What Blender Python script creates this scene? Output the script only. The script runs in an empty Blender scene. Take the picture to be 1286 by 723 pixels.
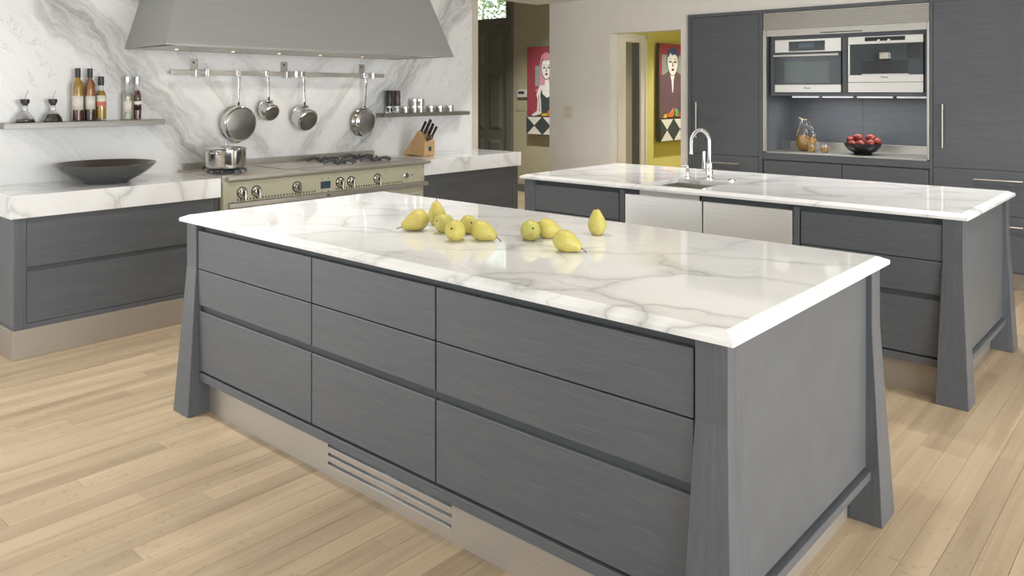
import bpy, bmesh, math, random
from mathutils import Vector, Matrix, Quaternion
random.seed(7)
PI = math.pi
SC = bpy.context.scene
COL = SC.collection

# ------------------------------------------------------------------ camera
cam_d = bpy.data.cameras.new('camera')
cam = bpy.data.objects.new('camera', cam_d)
COL.objects.link(cam)
cam.location = (0, 0, 1.496)
cam.rotation_euler = (PI / 2, 0, 0.731)
cam_d.sensor_fit = 'HORIZONTAL'
cam_d.sensor_width = 36
cam_d.lens = 997.52 / 1286 * 36
cam_d.shift_x = (643 - 627.71) / 1286
cam_d.shift_y = -(361.5 - 114.46) / 1286
cam_d.clip_start = 0.05
SC.camera = cam
# ------------------------------------------------------------------ world, daylight, exposure
SC.view_settings.view_transform = 'Standard'
SC.view_settings.look = 'None'
SC.view_settings.gamma = 1
SC.view_settings.exposure = 0.33
SC.view_settings.use_curve_mapping = False
world = bpy.data.worlds.new('world')
SC.world = world
world.use_nodes = True
bgn = world.node_tree.nodes['Background']
bgn.inputs[0].default_value = (0.86, 0.93, 1.0, 1)
bgn.inputs[1].default_value = 1.6


def area_light(name, loc, rot, sx, sy, power, color=(1, 1, 1)):
    d = bpy.data.lights.new(name, 'AREA')
    d.shape = 'RECTANGLE'
    d.size, d.size_y, d.energy, d.color = sx, sy, power, color
    o = bpy.data.objects.new(name, d)
    COL.objects.link(o)
    o.location, o.rotation_euler = loc, rot
    return o


# daylight coming in through the window openings of the walls behind the camera
area_light('window_daylight', (-2.4, -4.28, 1.35), (PI / 2, 0, 0), 5.2, 1.9, 12, (0.94, 0.97, 1.0))
area_light('window_daylight', (3.98, 1.6, 1.35), (PI / 2, 0, PI / 2), 5.6, 1.9, 265, (0.96, 0.98, 1.0))
area_light('window_daylight', (-5.74, -1.35, 1.25), (PI / 2, 0, -PI / 2), 3.2, 2.1, 62, (0.93, 0.97, 1.0))

# ------------------------------------------------------------------ materials


def lin(r, g, b):
    def c(v):
        v /= 255
        return v / 12.92 if v <= .04045 else ((v + .055) / 1.055) ** 2.4
    return (c(r), c(g), c(b), 1)


class NT:
    def __init__(s, name):
        s.m = bpy.data.materials.new(name)
        s.m.use_nodes = True
        s.t = s.m.node_tree
        s.b = s.t.nodes['Principled BSDF']

    def n(s, typ, **k):
        nd = s.t.nodes.new(typ)
        for a, v in k.items():
            setattr(nd, a, v)
        return nd

    def l(s, a, b):
        s.t.links.new(a, b)

    def ramp(s, fac, stops, interp='LINEAR'):
        r = s.n('ShaderNodeValToRGB')
        r.color_ramp.interpolation = interp
        e = r.color_ramp.elements
        while len(e) < len(stops):
            e.new(0.5)
        for i, (p, c) in enumerate(stops):
            e[i].position = p
            e[i].color = c
        s.l(fac, r.inputs[0])
        return r.outputs[0]

    def coords(s, out='Object', scale=(1, 1, 1), rot=(0, 0, 0), loc=(0, 0, 0), src=None):
        mp = s.n('ShaderNodeMapping')
        mp.inputs['Scale'].default_value = scale
        mp.inputs['Rotation'].default_value = rot
        mp.inputs['Location'].default_value = loc
        if src is None:
            if out == 'World':
                src = s.n('ShaderNodeNewGeometry').outputs['Position']
            else:
                src = s.n('ShaderNodeTexCoord').outputs[out]
        s.l(src, mp.inputs[0])
        return mp.outputs[0]

    def noise(s, vec, scale=5, detail=3, rough=.5, dist=0):
        nd = s.n('ShaderNodeTexNoise')
        nd.inputs['Scale'].default_value = scale
        nd.inputs['Detail'].default_value = detail
        nd.inputs['Roughness'].default_value = rough
        nd.inputs['Distortion'].default_value = dist
        s.l(vec, nd.inputs['Vector'])
        return nd.outputs['Fac']

    def math(s, op, a, b=None, c=None):
        nd = s.n('ShaderNodeMath', operation=op)
        for i, v in enumerate((a, b, c)):
            if v is None:
                continue
            if isinstance(v, (int, float)):
                nd.inputs[i].default_value = v
            else:
                s.l(v, nd.inputs[i])
        return nd.outputs[0]

    def mix(s, fac, a, b, blend='MIX'):
        nd = s.n('ShaderNodeMix', data_type='RGBA', blend_type=blend)
        for i, v in ((0, fac), (6, a), (7, b)):
            if isinstance(v, (int, float)):
                nd.inputs[i].default_value = v
            elif isinstance(v, tuple):
                nd.inputs[i].default_value = v
            else:
                s.l(v, nd.inputs[i])
        return nd.outputs[2]

    def bump(s, h, strength=.1, dist=.01):
        nd = s.n('ShaderNodeBump')
        nd.inputs['Strength'].default_value = strength
        nd.inputs['Distance'].default_value = dist
        s.l(h, nd.inputs['Height'])
        s.l(nd.outputs[0], s.b.inputs['Normal'])

    def set(s, **k):
        names = dict(col='Base Color', rough='Roughness', metal='Metallic', trans='Transmission Weight',
                     ior='IOR', spec='Specular IOR Level', coat='Coat Weight', coatr='Coat Roughness',
                     aniso='Anisotropic', anisor='Anisotropic Rotation', alpha='Alpha', sheen='Sheen Weight')
        for a, v in k.items():
            i = s.b.inputs[names[a]]
            if isinstance(v, (int, float, tuple)):
                i.default_value = v
            else:
                s.l(v, i)
        return s.m


def plain(name, col, rough=.5, metal=0.0, **k):
    t = NT(name)
    v = t.noise(t.coords('Object'), 9, 2)
    c = t.mix(.06, col, t.ramp(v, [(.3, (0, 0, 0, 1)), (.7, (1, 1, 1, 1))]), 'SOFT_LIGHT')
    return t.set(col=c, rough=rough, metal=metal, **k)


def oak(name, vertical=False):
    t = NT(name)
    sc = (55, 55, 2.2) if vertical else (2.2, 2.2, 75)
    v = t.coords('Object', sc)
    g = t.noise(v, 2.2, 4, .65, .4)
    sc2 = (9, 9, .5) if vertical else (.7, .7, 11)
    g2 = t.noise(t.coords('Object', sc2), 2, 2, .5)
    c = t.ramp(g, [(.28, lin(76, 80, 85)), (.55, lin(88, 92, 97)), (.75, lin(104, 106, 110))])
    c = t.mix(.35, c, t.ramp(g2, [(.3, lin(81, 86, 92)), (.7, lin(99, 99, 102))]))
    t.bump(g, .12, .002)
    return t.set(col=c, rough=.40, spec=.5)


def marble(name, kind='top'):
    t = NT(name)
    pos = t.n('ShaderNodeNewGeometry').outputs['Position']
    base = lin(236, 237, 237)
    if kind == 'wall':
        # book-matched slabs: everything is mirrored about the middle of the range
        sep = t.n('ShaderNodeSeparateXYZ')
        t.l(pos, sep.inputs[0])
        ay = t.math('ABSOLUTE', t.math('SUBTRACT', sep.outputs[1], 3.62))
        ca, sa = math.cos(math.radians(46)), math.sin(math.radians(46))
        p = t.math('SUBTRACT', t.math('MULTIPLY', ay, sa), t.math('MULTIPLY', sep.outputs[2], ca))
        q = t.math('ADD', t.math('MULTIPLY', ay, ca), t.math('MULTIPLY', sep.outputs[2], sa))
        cb = t.n('ShaderNodeCombineXYZ')
        t.l(p, cb.inputs[0])
        t.l(q, cb.inputs[1])
        v = cb.outputs[0]
        w1 = t.noise(t.coords(src=v, scale=(1.6, 1.1, 1)), 1.5, 4, .6)
        w2 = t.noise(t.coords(src=v, scale=(5, 3, 1), loc=(3, 1, 0)), 1.6, 4, .6)
        wob = t.math('ADD', t.math('MULTIPLY', t.math('SUBTRACT', w1, .5), .34), t.math('MULTIPLY', t.math('SUBTRACT', w2, .5), .05))
        pw = t.math('ADD', p, wob)
        k = lambda x: (x + 1.4) / 2.6

        def g(x):
            return (x, x, x, 1)
        band = t.ramp(t.math('DIVIDE', t.math('ADD', pw, 1.4), 2.6),
                      [(0, g(.1)), (k(-1.02), g(.06)), (k(-.95), g(.45)), (k(-.88), g(.05)), (k(-.68), g(.08)), (k(-.60), g(.75)), (k(-.54), g(.10)),
                       (k(-.42), g(.12)), (k(-.34), g(.75)), (k(-.20), g(1)), (k(-.10), g(.65)), (k(-.05), g(.05)), (k(.2), g(.02)), (k(.5), g(.35)), (k(.6), g(.02)), (1, g(.1))])
        cb2 = t.n('ShaderNodeCombineXYZ')
        t.l(pw, cb2.inputs[0])
        t.l(q, cb2.inputs[1])
        streak = t.noise(t.coords(src=cb2.outputs[0], scale=(17, 1.9, 1)), 1.3, 6, .68)
        soft = t.noise(t.coords(src=cb2.outputs[0], scale=(5, 1.2, 1)), 1.2, 3, .5)
        st = t.ramp(streak, [(.40, g(0)), (.62, g(1))])
        gr = t.math('MULTIPLY', band, t.math('ADD', t.math('MULTIPLY', st, .5), t.math('MULTIPLY', soft, .5)))
        c = t.mix(t.math('MULTIPLY', gr, 1.25), base, lin(160, 161, 160))
        d1 = t.math('ABSOLUTE', t.math('SUBTRACT', t.noise(t.coords(src=cb2.outputs[0], scale=(3.2, .8, 1)), 1.5, 5, .62), .5))
        thin = t.ramp(d1, [(0, g(.9)), (.004, g(.5)), (.010, g(0))])
        patch = t.ramp(t.noise(t.coords(src=v, loc=(5, 2, 0)), 2.2, 2), [(.42, g(0)), (.6, g(1))])
        c = t.mix(t.math('MULTIPLY', t.math('MULTIPLY', thin, patch), .32), c, lin(138, 138, 134))
        return t.set(col=c, rough=.2, spec=.5)

    def g(x):
        return (x, x, x, 1)
    v = t.coords(src=pos, rot=(0, 0, math.radians(-32)))
    warp = t.n('ShaderNodeTexNoise')
    warp.inputs['Scale'].default_value = 2.4
    warp.inputs['Detail'].default_value = 5
    t.l(v, warp.inputs['Vector'])
    add = t.n('ShaderNodeVectorMath', operation='MULTIPLY_ADD')
    t.l(warp.outputs['Color'], add.inputs[0])
    add.inputs[1].default_value = (.42, .42, .42)
    t.l(v, add.inputs[2])
    vv = t.coords(src=add.outputs[0], scale=(.8, 1.7, 1))
    vo = t.n('ShaderNodeTexVoronoi', feature='DISTANCE_TO_EDGE')
    vo.inputs['Scale'].default_value = 1.7
    t.l(vv, vo.inputs['Vector'])
    vein = t.ramp(vo.outputs['Distance'], [(0, g(1)), (.012, g(.55)), (.05, g(.16)), (.11, g(0))])
    m1 = t.ramp(t.noise(v, 1.6, 2), [(.38, g(.08)), (.60, g(1))])
    vo2 = t.n('ShaderNodeTexVoronoi', feature='DISTANCE_TO_EDGE')
    vo2.inputs['Scale'].default_value = 4.2
    t.l(vv, vo2.inputs['Vector'])
    vein2 = t.ramp(vo2.outputs['Distance'], [(0, g(.8)), (.012, g(.35)), (.04, g(0))])
    m2 = t.ramp(t.noise(t.coords(src=v, loc=(4, 7, 2)), 2.1, 2), [(.48, g(0)), (.66, g(1))])
    cloud = t.ramp(t.noise(vv, 1.3, 5, .6), [(.45, g(0)), (.75, g(1))])
    c = t.mix(t.math('MULTIPLY', cloud, .20), base, lin(186, 187, 186))
    c = t.mix(t.math('MULTIPLY', t.math('MULTIPLY', vein, m1), .62), c, lin(150, 151, 149))
    c = t.mix(t.math('MULTIPLY', t.math('MULTIPLY', vein2, m2), .45), c, lin(158, 156, 150))
    return t.set(col=c, rough=.05, spec=.6)


def steel(name, col=(150, 149, 145), rough=.3, aniso=0.0, grain='z', metal=1.0):
    t = NT(name)
    sc = dict(z=(3, 3, 220), y=(220, 3, 3), x=(3, 220, 3), n=(20, 20, 20))[grain]
    g = t.noise(t.coords('Object', sc), 1.2, 2)
    c = t.mix(.18, lin(*col), t.ramp(g, [(.3, lin(*[v * .86 for v in col])), (.7, lin(*[min(255, v * 1.1) for v in col]))]))
    t.bump(g, .02, .001)
    if aniso:
        tg = t.n('ShaderNodeTangent', direction_type='RADIAL', axis='Z')
        t.l(tg.outputs[0], t.b.inputs['Tangent'])
        t.b.inputs['Anisotropic Rotation'].default_value = .25
    return t.set(col=c, rough=rough, metal=metal, aniso=aniso)


def emit(name, col, strength):
    t = NT(name)
    t.b.inputs['Base Color'].default_value = col
    t.b.inputs['Emission Color'].default_value = col
    t.b.inputs['Emission Strength'].default_value = strength
    return t.m


def glassy(name, col=(1, 1, 1, 1), rough=0.0, ior=1.45):
    t = NT(name)
    return t.set(col=col, rough=rough, trans=1.0, ior=ior)


def pane_mat(name, tint=(.97, .99, .98, 1)):
    t = NT(name)
    tr = t.n('ShaderNodeBsdfTransparent')
    tr.inputs[0].default_value = tint
    gl = t.n('ShaderNodeBsdfGlossy')
    gl.inputs['Roughness'].default_value = .02
    mx = t.n('ShaderNodeMixShader')
    mx.inputs[0].default_value = .05
    t.l(tr.outputs[0], mx.inputs[1])
    t.l(gl.outputs[0], mx.inputs[2])
    t.l(mx.outputs[0], t.t.nodes['Material Output'].inputs[0])
    return t.m


def bamboo(name):
    t = NT(name)
    pos = t.n('ShaderNodeNewGeometry').outputs['Position']
    rnd = t.n('ShaderNodeObjectInfo').outputs['Random']
    # strips of 18 mm across the plank, each with its own tone; node marks along them
    sep = t.n('ShaderNodeSeparateXYZ')
    t.l(pos, sep.inputs[0])
    strip = t.math('FLOOR', t.math('MULTIPLY', sep.outputs[0], 54.0))
    wn = t.n('ShaderNodeTexWhiteNoise', noise_dimensions='1D')
    t.l(strip, wn.inputs['W'])
    ywarp = t.math('ADD', sep.outputs[1], t.math('MULTIPLY', wn.outputs['Value'], 3.0))
    fr = t.math('FRACT', t.math('MULTIPLY', t.math('ADD', ywarp, t.math('MULTIPLY', rnd, 2.0)), 3.4))
    node = t.ramp(fr, [(0, (1, 1, 1, 1)), (.03, (.7, .7, .7, 1)), (.055, (0, 0, 0, 1)), (1, (0, 0, 0, 1))])
    g = t.noise(t.coords(src=pos, scale=(90, 1.6, 1)), 2, 4, .6)
    nmask = t.ramp(t.noise(t.coords(src=pos, scale=(1, .5, 1)), 2.6, 1), [(.45, (.12, .12, .12, 1)), (.6, (1, 1, 1, 1))])
    big = t.noise(t.coords(src=pos, scale=(11, .7, 1)), 1.2, 3)
    c = t.ramp(rnd, [(0, lin(128, 109, 88)), (.45, lin(168, 146, 119)), (1, lin(194, 171, 141))])
    c = t.mix(.28, c, t.ramp(wn.outputs['Value'], [(0, lin(150, 133, 108)), (1, lin(184, 169, 144))]))
    c = t.mix(.3, c, t.ramp(g, [(.3, lin(140, 123, 99)), (.7, lin(188, 174, 150))]))
    c = t.mix(t.math('MULTIPLY', t.math('MULTIPLY', node, nmask), .40), c, lin(112, 90, 64))
    c = t.mix(.34, c, t.ramp(big, [(.3, lin(140, 118, 90)), (.7, lin(206, 188, 158))]))
    t.bump(g, .05, .001)
    return t.set(col=c, rough=.38, spec=.45)


def pear_mat():
    t = NT('pear_skin')
    co = t.coords('Object')
    n = t.noise(co, 28, 3, .6)
    n2 = t.noise(co, 130, 2, .5)
    rnd = t.n('ShaderNodeObjectInfo').outputs['Random']
    a = t.ramp(rnd, [(0, lin(176, 172, 88)), (.5, lin(192, 178, 90)), (1, lin(160, 170, 88))])
    c = t.mix(t.ramp(n, [(.4, (0, 0, 0, 1)), (.7, (1, 1, 1, 1))]), a, lin(200, 182, 100))
    c = t.mix(t.ramp(n2, [(.62, (0, 0, 0, 1)), (.72, (.6, .6, .6, 1))]), c, lin(160, 135, 75))
    return t.set(col=c, rough=.42)


def apple_mat():
    t = NT('apple_skin')
    co = t.coords('Object', (1, 1, .35))
    n = t.noise(co, 45, 3, .6)
    c = t.ramp(n, [(.3, lin(92, 28, 28)), (.55, lin(132, 44, 40)), (.75, lin(190, 110, 82))])
    return t.set(col=c, rough=.28)


def wood(name, a, b, axis=(1, 1, 30), rough=.45):
    t = NT(name)
    g = t.noise(t.coords('Object', axis), 6, 4, .6, .5)
    return t.set(col=t.ramp(g, [(.3, a), (.7, b)]), rough=rough)


M = {}
M['oak_h'] = oak('dark_oak_horizontal')
M['oak_v'] = oak('dark_oak_vertical', True)
M['oak_panel'] = plain('dark_oak_panel', lin(91, 94, 97), .42)
M['carcass'] = plain('dark_carcass', lin(66, 71, 74), .6)
M['marble_top'] = marble('white_marble_worktop')
M['marble_wall'] = marble('white_marble_bookmatched', 'wall')
M['steel'] = steel('brushed_steel', (190, 187, 180), .38, 0, 'z', .85)
M['steel_panel'] = steel('brushed_steel_panel', (238, 238, 235), .38, .85, 'z', .7)
M['plinth'] = steel('steel_plinth', (176, 168, 158), .46, .3, 'z', .6)
M['hood'] = steel('hood_steel', (170, 171, 170), .5, 0, 'z', .5)
M['shelf_steel'] = steel('shelf_steel', (150, 148, 143), .4, 0, 'z', .8)
M['chrome'] = steel('chrome', (215, 215, 213), .07, 0, 'n')
M['pan_steel'] = steel('polished_pan_steel', (208, 209, 209), .14, 0, 'n')
M['pan_base'] = steel('pan_base_steel', (158, 158, 156), .30, .4, 'n')
M['wall_white'] = plain('white_paint', lin(228, 225, 219), .75)
M['ceiling'] = plain('ceiling_paint', lin(226, 224, 219), .8)
M['beige'] = plain('beige_trim_paint', lin(205, 198, 184), .6)
M['olive'] = plain('olive_paint', lin(182, 177, 150), .75)
M['yellow'] = plain('yellow_paint', lin(218, 208, 122), .75)
M['cream'] = plain('cream_casing_paint', lin(226, 220, 204), .5)
M['door'] = plain('dark_door_paint', lin(112, 112, 106), .5)
M['black'] = plain('black_plastic', lin(40, 42, 44), .35)
M['iron'] = plain('cast_iron', lin(72, 76, 80), .55)
M['sage'] = plain('sage_enamel', lin(177, 175, 152), .3)
M['darkglass'] = plain('dark_appliance_glass', lin(66, 73, 78), .10, spec=.28)
M['ovenglass'] = plain('oven_window_glass', lin(80, 92, 86), .10, spec=.3)
M['display'] = plain('display_glass', lin(62, 78, 96), .1)
M['blackglass'] = plain('grey_black_glass_bowl', lin(74, 76, 77), .08, spec=.7)
M['bowl_inside'] = plain('bowl_inside', lin(84, 76, 71), .12, spec=.6)
M['nearblack'] = plain('near_black', lin(30, 33, 36), .15)
M['white'] = plain('white_plastic', lin(222, 220, 212), .4)
M['almond'] = plain('almond_plastic', lin(215, 208, 188), .4)
M['bamboo'] = bamboo('bamboo_strip_floor')
M['subfloor'] = plain('subfloor', lin(150, 128, 98), .6)
M['pear'] = pear_mat()
M['apple'] = apple_mat()
M['stem'] = plain('stem_brown', lin(96, 72, 50), .7)
M['blockwood'] = wood('knife_block_wood', lin(182, 142, 96), lin(211, 176, 130), (4, 4, 40))
M['glass'] = glassy('clear_glass')
M['pane'] = pane_mat('window_pane')
M['oil_yellow'] = plain('yellow_oil', lin(190, 150, 40), .15)
M['oil_amber'] = plain('amber_oil', lin(178, 112, 52), .15)
M['vinegar'] = plain('dark_vinegar', lin(58, 38, 38), .12)
M['redvinegar'] = plain('red_vinegar', lin(104, 50, 46), .12)
M['pale_oil'] = plain('pale_oil', lin(214, 216, 190), .12)
M['label'] = plain('paper_label', lin(226, 222, 210), .7)
M['label_pink'] = plain('pink_label', lin(206, 120, 98), .7)
M['grinder_top'] = plain('grinder_dark_top', lin(84, 70, 68), .3)
M['juice'] = plain('amber_juice', lin(196, 150, 78), .2)
M['leaf'] = plain('leaf_green', lin(120, 140, 78), .6)
M['leaf_pale'] = plain('leaf_pale_green', lin(176, 188, 130), .6)
M['bark'] = plain('bark', lin(96, 84, 70), .9)
M['bulb'] = emit('warm_bulb', (1, .74, .42, 1), 5)
M['lamp'] = emit('downlight_lamp', (1, .93, .82, 1), 6)
M['bar_lamp'] = emit('light_bar', (.95, .97, 1, 1), .3)
for nm, c in dict(p_red=(158, 70, 80), p_pink=(205, 142, 160), p_skin=(228, 224, 218), p_black=(64, 72, 72),
                  p_maroon=(104, 80, 88), p_grey=(150, 156, 148), p_blue=(62, 74, 118), p_white=(226, 223, 214),
                  p_orange=(206, 118, 72), p_green=(110, 170, 88), p_yellow=(214, 186, 70), p_lip=(120, 36, 52),
                  p_edge=(70, 70, 66), p_bluespot=(70, 92, 150), p_redpep=(196, 70, 56)).items():
    M[nm] = plain('paint_' + nm[2:], lin(*c), .6)

# ------------------------------------------------------------------ mesh helpers


class MB:
    """collects geometry; build() links it as ONE mesh object"""

    def __init__(s):
        s.v, s.f, s.sm, s.mi = [], [], [], []
        s.cur = 0

    def add(s, vs, fs, smooth=False):
        o = len(s.v)
        s.v += [tuple(p) for p in vs]
        s.f += [tuple(i + o for i in f) for f in fs]
        s.sm += [smooth] * len(fs)
        s.mi += [s.cur] * len(fs)
        return s

    def box(s, x0, x1, y0, y1, z0, z1):
        x0, x1 = min(x0, x1), max(x0, x1)
        y0, y1 = min(y0, y1), max(y0, y1)
        z0, z1 = min(z0, z1), max(z0, z1)
        return s.add([(x0, y0, z0), (x1, y0, z0), (x1, y1, z0), (x0, y1, z0),
                      (x0, y0, z1), (x1, y0, z1), (x1, y1, z1), (x0, y1, z1)],
                     [(0, 3, 2, 1), (4, 5, 6, 7), (0, 1, 5, 4), (1, 2, 6, 5), (2, 3, 7, 6), (3, 0, 4, 7)])

    def hexa(s, bot, top):
        """bot, top: 4 points each, counter-clockwise from above"""
        return s.add(list(bot) + list(top), [(0, 3, 2, 1), (4, 5, 6, 7), (0, 1, 5, 4), (1, 2, 6, 5), (2, 3, 7, 6), (3, 0, 4, 7)])

    def loft(s, rings, smooth=False, cap=True, closed=True):
        n = len(rings[0])
        vs = [p for r in rings for p in r]
        fs = []
        for i in range(len(rings) - 1):
            for j in range(n if closed else n - 1):
                k = (j + 1) % n
                fs.append((i * n + j, i * n + k, (i + 1) * n + k, (i + 1) * n + j))
        s.add(vs, fs, smooth)
        if cap:
            o = len(s.v) - len(vs)
            s.f += [tuple(o + i for i in reversed(range(n))), tuple(o + (len(rings) - 1) * n + i for i in range(n))]
            s.sm += [False, False]
            s.mi += [s.cur, s.cur]
        return s

    def prism(s, poly, axis, a, b):
        """poly of 2-D points extruded along axis from a to b"""
        def P(p, t):
            return {'x': (t, p[0], p[1]), 'y': (p[0], t, p[1]), 'z': (p[0], p[1], t)}[axis]
        n = len(poly)
        vs = [P(p, a) for p in poly] + [P(p, b) for p in poly]
        fs = [tuple(range(n)), tuple(reversed(range(n, 2 * n)))] + [(i, n + i, n + (i + 1) % n, (i + 1) % n) for i in range(n)]
        return s.add(vs, fs)

    def lathe(s, prof, c=(0, 0, 0), seg=32, axis='z', smooth=True):
        """prof: list of (radius, height)"""
        vs, fs = [], []
        rows = []
        for r, h in prof:
            if r < 1e-6:
                rows.append([len(vs)])
                vs.append((0, 0, h))
            else:
                rows.append(list(range(len(vs), len(vs) + seg)))
                vs += [(r * math.cos(2 * PI * i / seg), r * math.sin(2 * PI * i / seg), h) for i in range(seg)]
        for a, b in zip(rows, rows[1:]):
            for i in range(seg):
                k = (i + 1) % seg
                if len(a) == 1 and len(b) == 1:
                    continue
                if len(a) == 1:
                    fs.append((a[0], b[k], b[i]))
                elif len(b) == 1:
                    fs.append((a[i], a[k], b[0]))
                else:
                    fs.append((a[i], a[k], b[k], b[i]))
        if axis == 'x':
            vs = [(z, x, y) for x, y, z in vs]
        elif axis == 'y':
            vs = [(y, z, x) for x, y, z in vs]
        vs = [(x + c[0], y + c[1], z + c[2]) for x, y, z in vs]
        return s.add(vs, fs, smooth)

    def tube(s, pts, r, seg=10, cap=True):
        pts = [Vector(p) for p in pts]
        rs = r if isinstance(r, (list, tuple)) else [r] * len(pts)
        rings = []
        t0 = (pts[1] - pts[0]).normalized()
        up = Vector((0, 0, 1)) if abs(t0.z) < .9 else Vector((1, 0, 0))
        nrm = t0.cross(up).normalized()
        for i, p in enumerate(pts):
            if i == 0:
                t = pts[1] - pts[0]
            elif i == len(pts) - 1:
                t = pts[-1] - pts[-2]
            else:
                t = (pts[i + 1] - pts[i]).normalized() + (pts[i] - pts[i - 1]).normalized()
            t = t.normalized()
            nrm = (nrm - t * nrm.dot(t)).normalized()
            bi = t.cross(nrm)
            rings.append([tuple(p + (nrm * math.cos(2 * PI * k / seg) + bi * math.sin(2 * PI * k / seg)) * rs[i]) for k in range(seg)])
        s.loft(rings, True, cap)
        return s

    def build(s, name, mat, parent=None, bevel=0, local=False, sharp=35, origin=None, fix=True):
        me = bpy.data.meshes.new(name)
        if parent is None and not local:
            if origin is None:
                xs, ys, zs = zip(*s.v)
                origin = ((min(xs) + max(xs)) / 2, (min(ys) + max(ys)) / 2, min(zs))
            off = Vector(origin)
        elif parent is not None and not local:
            off = wloc(parent)
            xs, ys, zs = zip(*s.v)
            origin = Vector(((min(xs) + max(xs)) / 2, (min(ys) + max(ys)) / 2, (min(zs) + max(zs)) / 2))
            own = origin - off
            off = origin
        else:
            off = Vector((0, 0, 0))
        me.from_pydata([(x - off[0], y - off[1], z - off[2]) for x, y, z in s.v], [], s.f)
        mats = mat if isinstance(mat, (list, tuple)) else [mat]
        for m in mats:
            me.materials.append(M[m] if isinstance(m, str) else m)
        me.polygons.foreach_set('use_smooth', s.sm)
        me.polygons.foreach_set('material_index', s.mi)
        if fix:
            bm = bmesh.new()
            bm.from_mesh(me)
            bmesh.ops.recalc_face_normals(bm, faces=bm.faces)
            bm.to_mesh(me)
            bm.free()
        me.update()
        if any(s.sm):
            me.set_sharp_from_angle(angle=math.radians(sharp))
        o = bpy.data.objects.new(name, me)
        COL.objects.link(o)
        if parent is not None:
            o.parent = parent
            if not local:
                o.location = own
        elif not local:
            o.location = off
        if bevel:
            b = o.modifiers.new('bevel', 'BEVEL')
            b.width, b.segments, b.limit_method, b.angle_limit = bevel, 2, 'ANGLE', math.radians(40)
        return o


def wloc(o):
    p = Vector(o.location)
    while o.parent is not None:
        o = o.parent
        p = p + Vector(o.location)
    return p


def tag(o, label, cat, group=None):
    o['label'], o['category'] = label, cat
    if group:
        o['group'] = group
    return o


def thing(name, loc, label, cat, group=None, rot=None):
    o = bpy.data.objects.new(name, None)
    o.empty_display_size = .05
    COL.objects.link(o)
    o.location = loc
    if rot is not None:
        o.rotation_euler = rot
    return tag(o, label, cat, group)


def struct(o):
    o['kind'] = 'structure'
    return o


def bx(name, mat, parent, x0, x1, y0, y1, z0, z1, bevel=0):
    return MB().box(x0, x1, y0, y1, z0, z1).build(name, mat, parent, bevel)


def dup(root, loc, label=None, rot=None):
    r = root.copy()
    COL.objects.link(r)
    r.location = loc
    if label:
        r['label'] = label
    if rot is not None:
        r.rotation_euler = rot
    for ch in list(root.children):
        c = ch.copy()
        COL.objects.link(c)
        c.parent = r
        for g in list(ch.children):
            d = g.copy()
            COL.objects.link(d)
            d.parent = c
    return r


# ================================================================== SETTING
CEIL = 2.475
WX = -5.57      # face of the marble range wall
WY = 7.0        # face of the tall-cabinet wall
ZT = .915       # worktop height

# ---- floor
floor = struct(MB().box(-10.2, 4.0, -4.3, 9.3, -.12, -.006).build('floor', 'subfloor', origin=(-2, 2, -.12)))


def seen(x, y):
    c, s = math.cos(.731), math.sin(.731)
    r, d = x * c + y * s, -x * s + y * c
    if d < .3:
        return False
    px, py = 627.7 + 997.5 * r / d, 114.5 + 997.5 * 1.496 / d
    if not (-60 < px < 1350 and 200 < py < 800):
        return False
    if -3.35 < x < -.98 and 1.95 < y < 3.3:
        return False
    if -3.35 < x < -.98 and 4.4 < y < 7:
        return False
    if x < -4.9 and y < 6.2:
        return False
    if y > 7.05:
        return False
    if x < -1.9 and y > 2.6 and x > -5:
        return False
    return True


PW = .09
proto = {}
rest = MB()
n_pl = 0
rows = int((3.9 + 10.1) / PW)
cands = []
for i in range(rows):
    xa = -10.1 + i * PW
    y = -4.2 - random.random() * 1.8
    while y < 9.2:
        L = random.choice((1.84, 1.84, 1.2, 1.5))
        ya, yb = max(y, -4.2), min(y + L, 9.2)
        y += L
        if yb - ya < .05:
            continue
        pts = [(xa + PW / 2, ya + (yb - ya) * k / 8) for k in range(9)]
        sc = sum(seen(*p) for p in pts)
        near = min(math.hypot(p[0], p[1]) for p in pts)
        cands.append((0 if sc else 1, near, xa, ya, yb))
cands.sort()
for vis, near, xa, ya, yb in cands:
    if vis == 0 and n_pl < 290:
        key = round(yb - ya, 2)
        if key not in proto:
            h, w, c = (yb - ya) / 2 - .0006, PW / 2 - .0005, .0012
            m = MB()
            m.add([(-w, -h, -.006), (w, -h, -.006), (w, h, -.006), (-w, h, -.006),
                   (-w, -h, -c), (w, -h, -c), (w, h, -c), (-w, h, -c),
                   (-w + c, -h + c, 0), (w - c, -h + c, 0), (w - c, h - c, 0), (-w + c, h - c, 0)],
                  [(0, 1, 5, 4), (1, 2, 6, 5), (2, 3, 7, 6), (3, 0, 4, 7),
                   (4, 5, 9, 8), (5, 6, 10, 9), (6, 7, 11, 10), (7, 4, 8, 11), (8, 9, 10, 11)])
            o = m.build('plank', 'bamboo', local=True)
            proto[key] = o
        else:
            o = proto[key].copy()
            COL.objects.link(o)
        o.parent = floor
        o.location = (xa + PW / 2 - floor.location.x, (ya + yb) / 2 - floor.location.y, -floor.location.z)
        n_pl += 1
    else:
        g = .0005
        rest.box(xa + g, xa + PW - g, ya + g, yb - g, -.006, 0)
ro = rest.build('remaining_planks', 'bamboo', floor)
ro['kind'] = 'stuff'

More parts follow.
